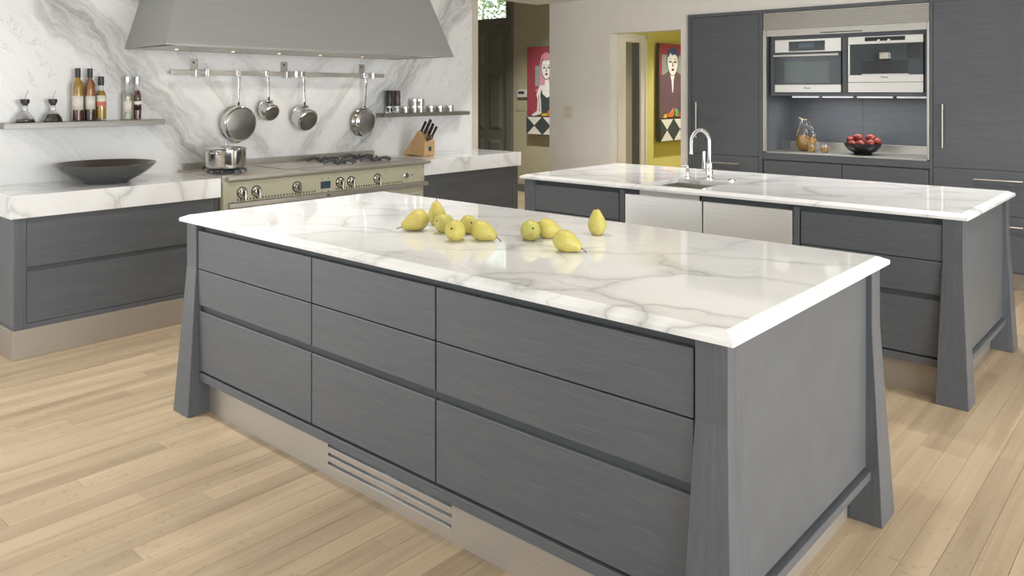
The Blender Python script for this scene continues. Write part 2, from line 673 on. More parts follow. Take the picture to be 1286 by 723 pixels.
# ---- range wall (left), its end trim, header to the hall
wl = MB()
wl.box(WX - .14, WX, .3, 5.79, 0, CEIL)
wl.box(WX - .14, WX, -4.2, -3.0, 0, CEIL)
wl.box(WX - .14, WX, -3.0, .3, 0, .1)
wl.box(WX - .14, WX, -3.0, .3, 2.35, CEIL)
struct(wl.build('wall_left', 'marble_wall'))
wn3 = struct(bx('window_3', 'cream', None, WX - .08, WX - .02, -3.0, .3, .1, .15))
for y in (-3.0, -1.95, -.85, .25):
    bx('mullion', 'cream', wn3, WX - .08, WX - .02, y, y + .05, .15, 2.35)
struct(bx('trim_1', 'beige', None, WX - .14, WX + .004, 5.79, 5.875, 0, 3.2))
struct(bx('wall_hall_header', 'wall_white', None, WX - .14, WX, 5.875, 7.0, CEIL, 3.2))
# ---- wall with the tall cabinets: left piece, lintel, strip, above the cabinets
wr = MB()
wr.box(-5.53, -4.72, WY, WY + .14, 0, CEIL)
wr.box(-4.72, -3.888, WY, WY + .14, 2.103, CEIL)
wr.box(-3.888, -3.803, WY, WY + .14, 0, CEIL)
wr.box(-3.803, 3.9, WY, WY + .14, 2.237, CEIL)
wr.box(-3.803, 3.9, WY + .66, WY + .78, 0, 2.235)
struct(wr.build('wall_back', 'wall_white'))
# ---- ceiling
struct(bx('ceiling', 'ceiling', None, WX, 3.9, -4.2, WY + .02, CEIL, CEIL + .1))
# ---- walls behind the camera with window openings
wf = MB()
wf.box(WX, -5.0, -4.32, -4.2, 0, CEIL)
wf.box(.2, 3.9, -4.32, -4.2, 0, CEIL)
wf.box(-5.0, .2, -4.32, -4.2, 0, .35)
wf.box(-5.0, .2, -4.32, -4.2, 2.3, CEIL)
struct(wf.build('wall_front', 'wall_white'))
wn1 = struct(bx('window_1', 'cream', None, -5.0, .2, -4.26, -4.2, .33, .37))
for x in (-5.0, -3.7, -2.4, -1.1, .16):
    bx('mullion', 'cream', wn1, x, x + .05, -4.26, -4.2, .37, 2.3)
wq = MB()
wq.box(3.9, 4.02, -4.2, -1.2, 0, CEIL)
wq.box(3.9, 4.02, 4.4, 7.8, 0, CEIL)
wq.box(3.9, 4.02, -1.2, 4.4, 0, .35)
wq.box(3.9, 4.02, -1.2, 4.4, 2.3, CEIL)
struct(wq.build('wall_right', 'wall_white'))
wn2 = struct(bx('window_2', 'cream', None, 3.9, 3.96, -1.2, 4.4, .33, .37))
for y in (-1.2, .2, 1.6, 3.0, 4.35):
    bx('mullion', 'cream', wn2, 3.9, 3.96, y, y + .05, .37, 2.3)

# ---- hall beyond: olive wall with dark door and transom
HY = 9.07
wh = MB()
wh.box(-7.854, -4.81, HY, HY + .14, 0, 3.3)
wh.box(-10.2, -8.95, HY, HY + .14, 0, 3.3)
wh.box(-8.95, -7.854, HY, HY + .14, 3.15, 3.3)
struct(wh.build('wall_hall', 'olive'))
struct(bx('wall_hall_side', 'olive', None, -10.32, -10.2, 5.0, 9.2, 0, 3.3))
struct(bx('wall_hall_near', 'olive', None, -10.2, WX - .14, 5.0, 5.12, 0, 3.3))
struct(bx('ceiling_hall', 'ceiling', None, -10.2, -4.81, 5.0, 9.2, 3.3, 3.4))
struct(bx('baseboard_hall', 'door', None, -7.84, -4.9, HY - .02, HY, 0, .11))
fr = struct(bx('trim_2', 'door', None, -7.966, -7.854, HY - .05, HY + .1, 0, 3.15))
bx('post', 'door', fr, -8.95, -8.84, HY - .05, HY + .1, 0, 3.15)
bx('head', 'door', fr, -8.84, -7.966, HY - .05, HY + .1, 3.05, 3.15)
bx('transom_bar', 'door', fr, -8.84, -7.966, HY - .04, HY + .1, 2.54, 2.612)
bx('transom_pane', 'pane', fr, -8.84, -7.966, HY + .02, HY + .026, 2.612, 3.05)
dr = struct(bx('door_1', 'door', None, -8.835, -7.97, HY, HY + .05, .01, 2.535))
for zx in ((-8.74, -8.46), (-8.36, -8.08)):
    for z0, z1 in ((.2, .75), (.9, 1.75), (1.88, 2.4)):
        m = MB()
        x0, x1 = zx
        m.hexa([(x0, HY, z0), (x1, HY, z0), (x1, HY, z1), (x0, HY, z1)],
               [(x0 + .05, HY - .022, z0 + .05), (x1 - .05, HY - .022, z0 + .05), (x1 - .05, HY - .022, z1 - .05), (x0 + .05, HY - .022, z1 - .05)])
        m.build('door_panel', 'door', dr)
# ---- yellow passage behind the opening
YX = -4.72
wy = MB()
wy.box(YX - .09, YX, WY + .14, 7.274, 0, 2.7)
wy.box(YX - .09, YX, 7.578, 9.9, 0, 2.7)
wy.box(YX - .09, YX, 7.274, 7.578, 2.032, 2.7)
struct(wy.build('wall_passage', 'yellow'))
struct(bx('wall_passage_end', 'yellow', None, YX, -3.3, 9.78, 9.9, 0, 2.7))
struct(bx('wall_passage_right', 'yellow', None, -3.42, -3.3, WY + .78, 9.78, 0, 2.7))
struct(bx('ceiling_passage', 'ceiling', None, YX, -3.3, WY + .14, 9.9, 2.7, 2.8))
struct(bx('floor_passage', 'subfloor', None, YX - .14, -3.3, 9.3, 9.9, -.12, -.002))
cs = struct(bx('trim_3', 'cream', None, YX, YX + .02, 7.15, 7.274, 0, 2.11))
bx('casing_side', 'cream', cs, YX, YX + .02, 7.578, 7.686, 0, 2.11)
bx('casing_head', 'cream', cs, YX, YX + .021, 7.274, 7.578, 2.032, 2.11)
bx('casing_bead', 'cream', cs, YX + .02, YX + .032, 7.66, 7.686, 0, 2.11)
bx('casing_bead', 'cream', cs, YX + .02, YX + .032, 7.15, 7.686, 2.088, 2.112)
struct(bx('trim_4', 'door', None, YX - .09, YX - .001, 7.568, 7.578, 0, 2.032))

# ================================================================== ISLANDS


def slab(m, x0, x1, y0, y1, zb, zt, edge=.015, ch=.034, hole=None):
    """worktop with a bevelled upper edge, optional rectangular hole"""
    z1 = zb + edge
    O = [(x0, y0), (x1, y0), (x1, y1), (x0, y1)]
    I = [(x0 + ch, y0 + ch), (x1 - ch, y0 + ch), (x1 - ch, y1 - ch), (x0 + ch, y1 - ch)]
    v = [(a, b, zb) for a, b in O] + [(a, b, z1) for a, b in O] + [(a, b, zt) for a, b in I]
    f = []
    for k in range(4):
        j = (k + 1) % 4
        f += [(k, j, 4 + j, 4 + k), (4 + k, 4 + j, 8 + j, 8 + k)]
    if hole is None:
        f += [(0, 3, 2, 1), (8, 9, 10, 11)]
    else:
        a, b, c, d = hole
        H = [(a, c), (b, c), (b, d), (a, d)]
        v += [(p, q, zt) for p, q in H] + [(p, q, zb) for p, q in H]
        for k in range(4):
            j = (k + 1) % 4
            f += [(8 + k, 8 + j, 12 + j, 12 + k), (k, 16 + k, 16 + j, j), (12 + k, 12 + j, 16 + j, 16 + k)]
    m.add(v, f)
    return m


def leg(parent, cx, cy, sx, sy, ztop=.884, kink=.68):
    """corner post: straight above the kink, flaring outwards to the floor. (cx, cy) outer corner at the top"""
    t, fx, fy, b = .088, .034, .050, .142

    def ring(z, out, w):
        xo, yo = cx + sx * out * fx, cy + sy * out * fy
        xi, yi = xo - sx * w, yo - sy * w
        xa, xb, ya, yb = min(xo, xi), max(xo, xi), min(yo, yi), max(yo, yi)
        return [(xa, ya, z), (xb, ya, z), (xb, yb, z), (xa, yb, z)]
    m = MB()
    m.loft([ring(0, 1, b), ring(kink, 0, t), ring(ztop, 0, t)])
    return m.build('leg', 'oak_v', parent, bevel=.002)


def island(name, label, x0, x1, y0, y1, cols, plinth_y, slots=None):
    """cols: list of (xa, xb, kind)"""
    t = thing(name, ((x0 + x1) / 2, (y0 + y1) / 2, 0), label, 'kitchen island')
    o = .026
    for sx, cx in ((-1, x0 + o), (1, x1 - o)):
        for sy, cy in ((-1, y0 + o), (1, y1 - o)):
            leg(t, cx, cy, sx, sy)
    yf = y0 + .034
    xa, xb = x0 + .06, x1 - .06
    m = MB()
    m.box(xa, xb, yf + .024, yf + .045, .165, .884)
    m.box(xa, xb, y1 - .08, y1 - .06, .165, .884)
    m.box(xa, xa + .02, yf + .045, y1 - .08, .165, .884)
    m.box(xb - .02, xb, yf + .045, y1 - .08, .165, .884)
    m.box(xa + .02, xb - .02, yf + .045, y1 - .08, .165, .185)
    m.build('carcass', 'carcass', t)
    for xs, s in ((x0 + .058, -1), (x1 - .058, 1)):
        bx('end_panel', 'oak_panel', t, xs - .012, xs + .012, y0 + .115, y1 - .115, .198, .884)
        bx('end_rail', 'oak_h', t, xs - .012, xs + .03 * s + .0, y0 + .12, y1 - .12, .158, .186, .002)
    bx('back_panel', 'oak_h', t, x0 + .12, x1 - .12, y1 - .06, y1 - .045, .198, .884)
    bx('bottom_rail', 'oak_h', t, x0 + .115, x1 - .115, yf - .004, yf + .06, .160, .196, .0015)
    for ca, cb, kind in cols:
        if kind == 'drawers':
            for z0, z1 in ((.674, .850), (.507, .670), (.205, .479)):
                bx('drawer_front', 'oak_h', t, ca, cb, yf, yf + .021, z0, z1, .0026)
        elif kind == 'steel':
            s = bx('appliance_front', 'steel_panel', t, ca, cb, yf - .006, yf + .021, .205, .848, .003)
            s['label'] = 'brushed stainless steel appliance drawer front'
        elif kind == 'stile':
            bx('stile', 'oak_v', t, ca, cb, yf - .002, yf + .021, .198, .87, .0012)
    # channel strip seen in the grip gap
    bx('grip_channel', 'carcass', t, x0 + .12, x1 - .12, yf + .016, yf + .023, .479, .507)
    # plinth
    m = MB()
    pa, pb = x0 + .105, x1 - .105
    py = plinth_y
    if slots:
        sa, sb, zz = slots
        m.box(pa, sa, py, py + .004, 0, .163)
        m.box(sb, pb, py, py + .004, 0, .163)
        z = 0
        for za, zb in zz:
            m.box(sa, sb, py, py + .004, z, za)
            z = zb
        m.box(sa, sb, py, py + .004, z, .163)
    else:
        m.box(pa, pb, py, py + .004, 0, .163)
    m.box(pa, pa + .004, py + .004, y1 - .12, 0, .163)
    m.box(pb - .004, pb, py + .004, y1 - .12, 0, .163)
    m.box(pa, pb, y1 - .124, y1 - .12, 0, .163)
    pl = m.build('plinth', 'plinth', t)
    pl['label'] = 'brushed steel plinth'
    if slots:
        for za, zb in slots[2]:
            lm = MB()
            lm.hexa([(sa, py + .001, za - .001), (sb, py + .001, za - .001), (sb, py + .02, za + .004), (sa, py + .02, za + .004)],
                    [(sa, py + .001, za + .001), (sb, py + .001, za + .001), (sb, py + .02, za + .006), (sa, py + .02, za + .006)])
            lm.build('louvre', 'steel_panel', pl)
    return t


IX0, IX1, IY0, IY1 = -3.621, -.847, 1.775, 3.011
isl = island('kitchen_island', 'dark oak kitchen island whose worktop carries the pears, with slotted steel plinth', IX0, IX1, IY0, IY1,
             [(-3.503, -2.609, 'drawers'), (-2.603, -1.911, 'drawers'), (-1.904, -.969, 'drawers')], 1.857,
             (-2.565, -1.880, ((.041, .056), (.075, .090), (.110, .123))))
tag(slab(MB(), IX0, IX1, IY0, IY1, .885, ZT).build('island_worktop', 'marble_top', bevel=.0015),
    'white grey-veined marble worktop with the pears lying on it', 'worktop')
SX0, SX1, SY0, SY1 = -3.619, -.853, 4.242, 5.458
isl2 = island('kitchen_island', 'dark oak kitchen island with two steel appliance fronts below the sink', SX0, SX1, SY0, SY1,
              [(-3.512, -2.815, 'drawers'), (-2.808, -2.772, 'stile'), (-2.765, -2.234, 'steel'), (-2.226, -1.698, 'steel'),
               (-1.692, -1.660, 'stile'), (-1.653, -.969, 'drawers')], 4.322)
SINK = (-2.66, -2.27, 4.31, 4.75)
tag(slab(MB(), SX0, SX1, SY0, SY1, .885, ZT, hole=SINK).build('island_worktop', 'marble_top', bevel=.0015),
    'white grey-veined marble worktop holding the sink and chrome tap', 'worktop')
sk = thing('sink', ((SINK[0] + SINK[1]) / 2, (SINK[2] + SINK[3]) / 2, .70), 'undermounted stainless steel sink basin in marble worktop', 'sink')
m = MB()
a, b, c, d = SINK[0] - .01, SINK[1] + .01, SINK[2] - .01, SINK[3] + .01
m.box(a - .01, a, c, d, .70, .884)
m.box(b, b + .01, c, d, .70, .884)
m.box(a, b, c - .01, c, .70, .884)
m.box(a, b, d, d + .01, .70, .884)
m.box(a, b, c, d, .70, .71)
m.build('basin', 'steel', sk)
MB().lathe([(0, .7105), (.04, .7105), (.045, .712), (.045, .714), (0, .716)], ((a + b) / 2, (c + d) / 2, 0), 20).build('drain', 'chrome', sk)

# ---- tap, dispenser, air button on the sink worktop
tp = thing('kitchen_tap', (-2.492, 4.87, ZT), 'chrome gooseneck kitchen tap with side lever beside the sink', 'tap')
MB().lathe([(0, 0), (.031, 0), (.031, .006), (.024, .010), (.0225, .012), (.0225, .062), (.021, .066), (.021, .105), (.014, .112), (0, .112)], (-2.492, 4.87, ZT), 24).build('base', 'chrome', tp)
pts = [(-2.492, 4.87, ZT + .10), (-2.492, 4.87, ZT + .24)]
for k in range(1, 13):
    a = PI * k / 12
    pts.append((-2.553 + .061 * math.cos(a), 4.87 - .02 * (1 - math.cos(a)) / 2, ZT + .24 + .082 * math.sin(a)))
pts.append((-2.615, 4.85, ZT + .165))
sp = MB().tube(pts, .0125, 14).build('spout', 'chrome', tp)
MB().tube([(-2.615, 4.85, ZT + .172), (-2.615, 4.85, ZT + .158)], .015, 14).build('aerator', 'chrome', tp)
MB().tube([(-2.492, 4.87, ZT + .05), (-2.537, 4.862, ZT + .055)], .019, 14).build('valve', 'chrome', tp)
MB().tube([(-2.527, 4.862, ZT + .06), (-2.527, 4.86, ZT + .18)], [.013, .010], 12).build('lever', 'chrome', tp)
sd = thing('soap_dispenser', (-2.643, 4.85, ZT), 'slim chrome soap dispenser beside the gooseneck tap', 'dispenser')
MB().lathe([(0, 0), (.019, 0), (.019, .004), (.011, .007), (.011, .05), (.0075, .055), (.0075, .075), (0, .075)], (-2.643, 4.85, ZT), 18).build('pump', 'chrome', sd)
MB().tube([(-2.643, 4.85, ZT + .07), (-2.655, 4.85, ZT + .078), (-2.69, 4.85, ZT + .08)], .0055, 10).build('nozzle', 'chrome', sd)
ab = thing('air_switch', (-2.319, 4.838, ZT), 'small round chrome push button flush in sink worktop', 'switch')
MB().lathe([(0, 0), (.026, 0), (.026, .005), (.022, .007), (0, .007)], (-2.319, 4.838, ZT), 20).build('ring', 'chrome', ab)
MB().lathe([(0, .006), (.013, .006), (.013, .012), (0, .013)], (-2.319, 4.838, ZT), 18).build('button', 'chrome', ab)

# ================================================================== RANGE WALL: counters


def counter(label_c, label_w, ya, yb, dya, dyb, plinth_from, two):
    t = thing('base_cabinet', ((WX - 4.96) / 2, (ya + yb) / 2, 0), label_c, 'cabinet')
    xf = -4.955
    bx('carcass', 'oak_v', t, WX + .004, xf - .006, ya + .022, yb - (.022 if not two else 0.002), .163, .784)
    # face frame
    bx('stile', 'oak_v', t, xf - .006, xf, ya + .022, dya - .004, .163, .784, .001)
    bx('stile', 'oak_v', t, xf - .006, xf, dyb + .004, yb - (.02 if not two else .002), .163, .784, .001)
    bx('bottom_rail', 'oak_h', t, xf - .006, xf, dya - .004, dyb + .004, .163, .190, .001)
    if two:
        for z0, z1 in ((.508, .783), (.194, .480)):
            bx('drawer_front', 'oak_h', t, xf - .005, xf + .001, dya, dyb, z0, z1, .001)
        bx('grip_channel', 'carcass', t, xf - .0059, xf - .005, dya, dyb, .480, .508)
    else:
        for z0, z1 in ((.43, .783), (.194, .426)):
            bx('drawer_front', 'oak_h', t, xf - .005, xf + .001, dya, dyb, z0, z1, .001)
    m = MB()
    m.box(WX + .004, -4.942, ya + .008, yb - .008, 0, .162)
    p = m.build('plinth', 'plinth', t, bevel=.002)
    p['label'] = 'brushed steel plinth'
    w = MB().box(WX + .001, -4.93, ya, yb, .787, ZT).build('worktop', 'marble_top', bevel=.002)
    tag(w, label_w, 'worktop')


counter('dark oak base cabinet with two wide drawers under the shallow bowl', 'thick white marble worktop with the shallow dark bowl on it',
        1.46, 2.708, 1.548, 2.672, 1.46, True)
counter('dark oak base cabinet under the knife block', 'thick white marble worktop with the knife block on it',
        4.545, 5.804, 4.56, 5.705, 4.56, False)

# ================================================================== RANGE COOKER
RY0, RY1, RX = 2.715, 4.537, -4.92
rg = thing('range_cooker', ((WX + RX) / 2, (RY0 + RY1) / 2, 0), 'wide sage green range cooker with steel top and chrome knobs', 'range cooker')
bx('body', 'sage', rg, WX + .02, RX - .012, RY0, RY1, .10, .905)
bx('plinth', 'steel', rg, WX + .05, RX - .06, RY0 + .02, RY1 - .02, 0, .10)
bx('cooktop', 'steel', rg, WX + .02, RX - .005, RY0, RY1, .905, .926, .004)
m = MB()
m.loft([[(RX - .012 + a, y, z) for a, z in ((0, .884), (.02, .884), (.034, .892), (.038, .905), (.034, .918), (.02, .926), (0, .926))]
        for y in (RY0 + .03, RY1)], True)
m.build('front_rail', 'steel', rg)
MB().tube([(RX + .008, RY1, .904), (RX + .008, RY1 + .055, .904)], [.016, .016], 16).build('rail_end', 'steel', rg)
bx('backguard', 'steel', rg, WX + .006, WX + .02, RY0 + .03, RY1 - .02, .905, .972, .002)
bx('side_post', 'sage', rg, RX - .012, RX + .008, RY0, RY0 + .035, .10, .884, .002)
cp = bx('control_panel', 'sage', rg, RX - .012, RX, RY0 + .037, RY1, .745, .882, .002)
for k in range(62):
    y = 2.82 + k * (4.28 - 2.82) / 61
    if not (3.46 < y < 3.62):
        bx('vent_slot', 'nearblack', cp, RX - .003, RX + .0006, y, y + .009, .752, .765)
for y, z in ((2.78, .86), (2.78, .757), (4.51, .86), (4.51, .77)):
    MB().lathe([(0, 0), (.008, 0), (.006, .004), (0, .005)], (RX, y, z), 10, 'x').build('screw', 'chrome', cp)
for i, y in enumerate((2.856, 2.965, 3.293, 3.673, 3.777, 4.035)):
    k = MB().lathe([(0, 0), (.033, 0), (.033, .004), (.028, .007), (.024, .010), (.022, .026), (.018, .030), (0, .031)], (RX, y, .806), 22, 'x').build('knob', 'chrome', rg)
    MB().box(RX + .024, RX + .05, y - .007, y + .007, .756, .826).build('lever', 'chrome', k, bevel=.004)
    MB().lathe([(.034, 0), (.040, 0), (.040, .002), (.034, .002)], (RX, y, .806), 22, 'x').build('collar', 'nearblack', k)
k = MB().lathe([(0, 0), (.026, 0), (.026, .005), (.019, .008), (.019, .014), (0, .015)], (RX, 4.336, .804), 20, 'x').build('push_button', 'chrome', rg)
MB().lathe([(0, 0), (.005, 0), (.005, .003), (0, .003)], (RX, 4.40, .806), 10, 'x').build('indicator_lamp', 'nearblack', rg)
bx('display', 'display', rg, RX - .004, RX + .003, 3.497, 3.585, .772, .826, .002)
for y, z in ((3.51, .846), (3.565, .846), (3.51, .752), (3.565, .752)):
    MB().lathe([(0, 0), (.005, 0), (.004, .004), (0, .004)], (RX, y, z), 10, 'x').build('display_button', 'chrome', rg)
bx('towel_rail', 'steel', rg, RX - .012, RX + .022, RY0 + .037, RY1 + .03, .707, .740, .004)
bx('badge', 'chrome', rg, RX + .022, RX + .025, 3.535, 3.56, .715, .732, .001)
for ya, yb in ((RY0 + .05, 3.60), (3.64, RY1 - .02)):
    d = bx('oven_door', 'sage', rg, RX - .012, RX - .001, ya, yb, .16, .70, .004)
    MB().tube([(RX + .03, ya + .08, .65), (RX + .03, yb - .08, .65)], .011, 12).build('door_handle', 'steel', d)
    for y in (ya + .1, yb - .1):
        MB().tube([(RX - .003, y, .65), (RX + .03, y, .65)], .009, 10).build('handle_post', 'steel', d)
MB().lathe([(0, 0), (.008, 0), (.006, .006), (0, .007)], (RX - .001, 4.50, .675), 10, 'x').build('door_stud', 'chrome', rg)
bx('simmer_plate', 'steel', rg, WX + .09, RX - .08, 3.26, 3.62, .926, .932, .002)


def burner(cx, cy):
    m = MB()
    for k in range(6):
        a = 2 * PI * k / 6 + .26
        p0 = (cx + .035 * math.cos(a), cy + .035 * math.sin(a), .9475)
        p1 = (cx + .085 * math.cos(a), cy + .085 * math.sin(a), .953)
        p2 = (cx + .125 * math.cos(a), cy + .125 * math.sin(a), .945)
        p3 = (cx + .132 * math.cos(a), cy + .132 * math.sin(a), .928)
        m.tube([p0, p1, p2, p3], [.007, .009, .009, .008], 8)
    g = m.build('grate', 'iron', rg)
    MB().lathe([(0, .926), (.05, .926), (.05, .936), (.04, .940), (.036, .946), (0, .948)], (cx, cy, 0), 24).build('burner_cap', 'iron', g)


for cx, cy in ((-5.16, 2.88), (-5.42, 2.98), (-5.12, 3.82), (-5.40, 3.86), (-5.12, 4.18), (-5.40, 4.22)):
    burner(cx, cy)

# ---- pot on the front left burner
pc = (-5.17, 2.875, .962)
pt = thing('cooking_pot', pc, 'polished steel lidded pot standing on the range burner', 'pot')
MB().lathe([(0, 0), (.128, 0), (.133, .006), (.135, .012), (.138, .118), (.142, .122), (.142, .126), (.135, .126), (.132, .115), (.129, .016), (0, .012)], pc, 44).build('body', 'pan_steel', pt)
lid = MB().lathe([(.139, .128), (.141, .131), (.136, .135), (.10, .142), (.05, .147), (0, .149), (0, .145), (.1, .138), (.135, .130)], pc, 44).build('lid', 'pan_steel', pt)
MB().lathe([(0, .147), (.011, .148), (.007, .156), (.007, .164), (.014, .170), (.013, .178), (0, .181)], pc, 18).build('lid_knob', 'pan_steel', lid)
for s in (-1, 1):
    ang = .5 if s > 0 else PI + .5
    dx, dy = math.cos(ang + PI / 2 - .0), math.sin(ang + PI / 2)
    ux, uy = -dy, dx
    P = []
    for k in range(9):
        q = PI * k / 8
        off, lat = .132 + .045 * math.sin(q), .045 * math.cos(q)
        P.append((pc[0] + dx * off + ux * lat, pc[1] + dy * off + uy * lat, pc[2] + .10 + .01 * math.sin(q)))
    MB().tube(P, .006, 8).build('handle', 'pan_steel', pt)

# ================================================================== HOOD
HZ = 1.786
hx, ha, hb = -4.835, 2.345, 4.75
sl = .30   # run of the slope per metre of height, sides
hd = thing('range_hood', (WX + .35, (ha + hb) / 2, HZ), 'large flared brushed steel range hood above the range', 'range hood')
top = CEIL
dzz = top - HZ
m = MB()
fa, fb = ha - .055, hb + .05
bl, fl_, frr, br = (WX + .003, ha, HZ), (hx, fa, HZ), (hx, fb, HZ), (WX + .003, hb, HZ)
slx, sly = .28, .31
T = [(WX + .003, ha + sly * dzz, top), (hx - slx * dzz, fa + sly * dzz, top), (hx - slx * dzz, fb - sly * dzz, top), (WX + .003, hb - sly * dzz, top)]
z2 = HZ + .012
m.add([bl, fl_, frr, br, (WX + .003, ha, z2), (hx, fa, z2), (hx, fb, z2), (WX + .003, hb, z2)] + T,
      [(0, 1, 5, 4), (1, 2, 6, 5), (2, 3, 7, 6), (4, 5, 9, 8), (5, 6, 10, 9), (6, 7, 11, 10), (8, 9, 10, 11), (3, 0, 4, 7), (7, 4, 8, 11)])
m.build('canopy', 'hood', hd, bevel=.002)
bx('filter_panel', 'steel', hd, WX + .03, hx - .03, ha + .03, hb - .03, HZ + .003, HZ + .010)
lip = MB()
lip.box(hx - .028, hx - .001, ha + .001, hb - .001, HZ - .003, HZ + .003)
lip.box(WX + .003, hx - .028, ha + .001, ha + .028, HZ - .003, HZ + .003)
lip.box(WX + .003, hx - .028, hb - .028, hb - .001, HZ - .003, HZ + .003)
lip.build('lip', 'steel', hd)
for y in (2.62, 3.05, 3.44, 3.82, 4.25):
    l_ = MB().lathe([(.014, 0), (.024, 0), (.024, .004), (.014, .004)], (-5.38, y, HZ - .002), 18).build('lamp_ring', 'chrome', hd)
    MB().lathe([(0, 0), (.013, 0), (.013, .003), (0, .003)], (-5.38, y, HZ - .001), 16).build('bulb', 'bulb', l_)
    d = bpy.data.lights.new('hood_lamp', 'SPOT')
    d.energy, d.color, d.spot_size, d.spot_blend, d.shadow_soft_size = 2.2, (1, .86, .68), 1.9, .8, .02
    o = bpy.data.objects.new('hood_lamp', d)
    COL.objects.link(o)
    o.location = (-5.38, y, HZ - .012)

# ================================================================== HANGING RAIL AND PANS
RZ, RXX = 1.632, WX + .07
rl = thing('pan_rail', (WX, 3.62, RZ), 'long flat steel hanging rail mounted on the marble wall', 'rail')
bx('bar', 'steel', rl, RXX - .004, RXX + .004, 2.64, 4.59, RZ - .016, RZ + .016, .002)
for y in (2.84, 3.60, 4.385):
    b = bx('bracket', 'steel', rl, WX + .001, WX + .006, y - .035, y + .035, RZ + .02, RZ + .10, .002)
    MB().lathe([(0, 0), (.009, 0), (.007, .004), (0, .004)], (WX + .006, y, RZ + .075), 10, 'x').build('screw', 'iron', b)
    bx('clamp', 'chrome', b, WX + .002, RXX + .009, y - .02, y + .02, RZ - .03, RZ + .022, .003)
    for dy in (.058, .072):
        bx('clamp_ring', 'chrome', b, RXX - .01, RXX + .012, y + dy, y + dy + .008, RZ - .026, RZ + .026, .002)


def hook(y, label):
    t = thing('rail_hook', (RXX, y, RZ), label, 'hook', 'pan hooks on the rail')
    m = MB()
    m.box(RXX + .005, RXX + .012, y - .018, y + .018, RZ - .02, RZ + .022)
    m.box(RXX - .010, RXX + .012, y - .018, y + .018, RZ + .018, RZ + .024)
    m.box(RXX - .010, RXX - .005, y - .018, y + .018, RZ - .016, RZ + .022)
    m.build('clip', 'chrome', t, bevel=.0015)
    P = [(RXX + .010, y, RZ - .018), (RXX + .010, y, RZ - .036), (RXX + .017, y, RZ - .046), (RXX + .027, y, RZ - .042), (RXX + .030, y, RZ - .028)]
    MB().tube(P, .004, 8).build('prong', 'chrome', t)


def pan(name, label, y, r, depth, tilt, handle_z, cz, flare=0.0, loop=False, back=.02):
    """pan hung by its handle, opening towards the wall, base out; tilt = degrees the base drops"""
    t = thing(name, (RXX + .02, y, RZ - .05), label, 'pan')
    # body in local frame: axis +x, rim at x=0
    R = r + flare
    prof = [(R + .003, 0), (R + .004, .003), (R, .006), (r + (.3 * flare), depth * .75), (r, depth - .012), (r - .008, depth - .003), (r - .014, depth),
            (r - .014, depth - .004), (r - .01, depth - .012), (R - .003, .004), (R, 0)]
    m = MB().lathe(prof, (0, 0, 0), 44, 'x')
    base = MB().lathe([(0, depth), (r - .016, depth), (r - .013, depth - .001), (r - .013, depth - .006), (0, depth - .006)], (0, 0, 0), 44, 'x')
    rim_c = Vector((WX + back, y, cz))
    rot = Matrix.Rotation(math.radians(tilt), 4, 'Y')
    for mm, nm, mt in ((m, 'body', 'pan_steel'), (base, 'base_disc', 'pan_base')):
        mm.v = [tuple((rot @ Vector(p)) + rim_c) for p in mm.v]
        mm.build(nm, mt, t)
    top = (rot @ Vector((.012, 0, R))) + rim_c
    hz = RZ - .040
    q = Vector((RXX + .018, y, hz))
    hm = MB()
    pts = [q + Vector((0, 0, .010)), q + Vector((0, 0, -.02)), q.lerp(top, .5) + Vector((.004, 0, 0)), top + Vector((.006, 0, .03)), top]
    rings = []
    for p, w, th in zip(pts, (.010, .009, .0075, .008, .014), (.0035,) * 5):
        rings.append([(p.x - th, p.y - w, p.z), (p.x + th, p.y - w, p.z), (p.x + th, p.y + w, p.z), (p.x - th, p.y + w, p.z)])
    hm.loft(rings)
    h = hm.build('handle', 'pan_steel', t, bevel=.002)
    fx = MB().box(top.x - .012, top.x + .022, y - .026, y + .026, top.z - .006, top.z + .002).build('bracket', 'pan_steel', h, bevel=.002)
    if loop:
        lo = (rot @ Vector((.012, 0, -R))) + rim_c
        P = [(lo.x, y + .04 * math.cos(PI * k / 8), lo.z + .003 - .022 * math.sin(PI * k / 8)) for k in range(9)]
        MB().tube(P, .005, 8).build('helper_handle', 'pan_steel', t)
    hook(y, 'chrome clip hook on the steel rail holding the ' + label.split(' hanging')[0])


pan('saute_pan', 'wide polished saute pan hanging above the lidded pot', 3.160, .132, .075, 6, 0, 1.254, loop=True, back=.045)
pan('saucepan', 'smallest steel saucepan hanging from the rail', 3.408, .070, .10, 24, 0, 1.362, back=.05)
pan('saucepan', 'medium deep steel saucepan hanging from the rail', 3.735, .092, .115, 22, 0, 1.298, back=.045)
pan('skillet', 'polished flared skillet hanging beside the pepper grinders', 4.370, .100, .055, 3, 0, 1.228, flare=.022, back=.045)

# ================================================================== SHELVES AND WHAT STANDS ON THEM
SZ = 1.300


def shelf(label, ya, yb):
    t = thing('wall_shelf', (WX + .06, (ya + yb) / 2, SZ - .034), label, 'shelf')
    bx('plate', 'shelf_steel', t, WX + .002, WX + .125, ya, yb, SZ - .006, SZ, .001)
    bx('front_edge', 'shelf_steel', t, WX + .118, WX + .125, ya, yb, SZ - .036, SZ - .006, .001)
    for y in (ya, yb - .004):
        bx('end_cap', 'shelf_steel', t, WX + .002, WX + .118, y, y + .004, SZ - .036, SZ - .006)


shelf('slim steel wall shelf carrying the oil bottles', 1.575, 2.572)
shelf('slim steel wall shelf carrying grinders and spice tins', 4.548, 5.63)
BX = WX + .062


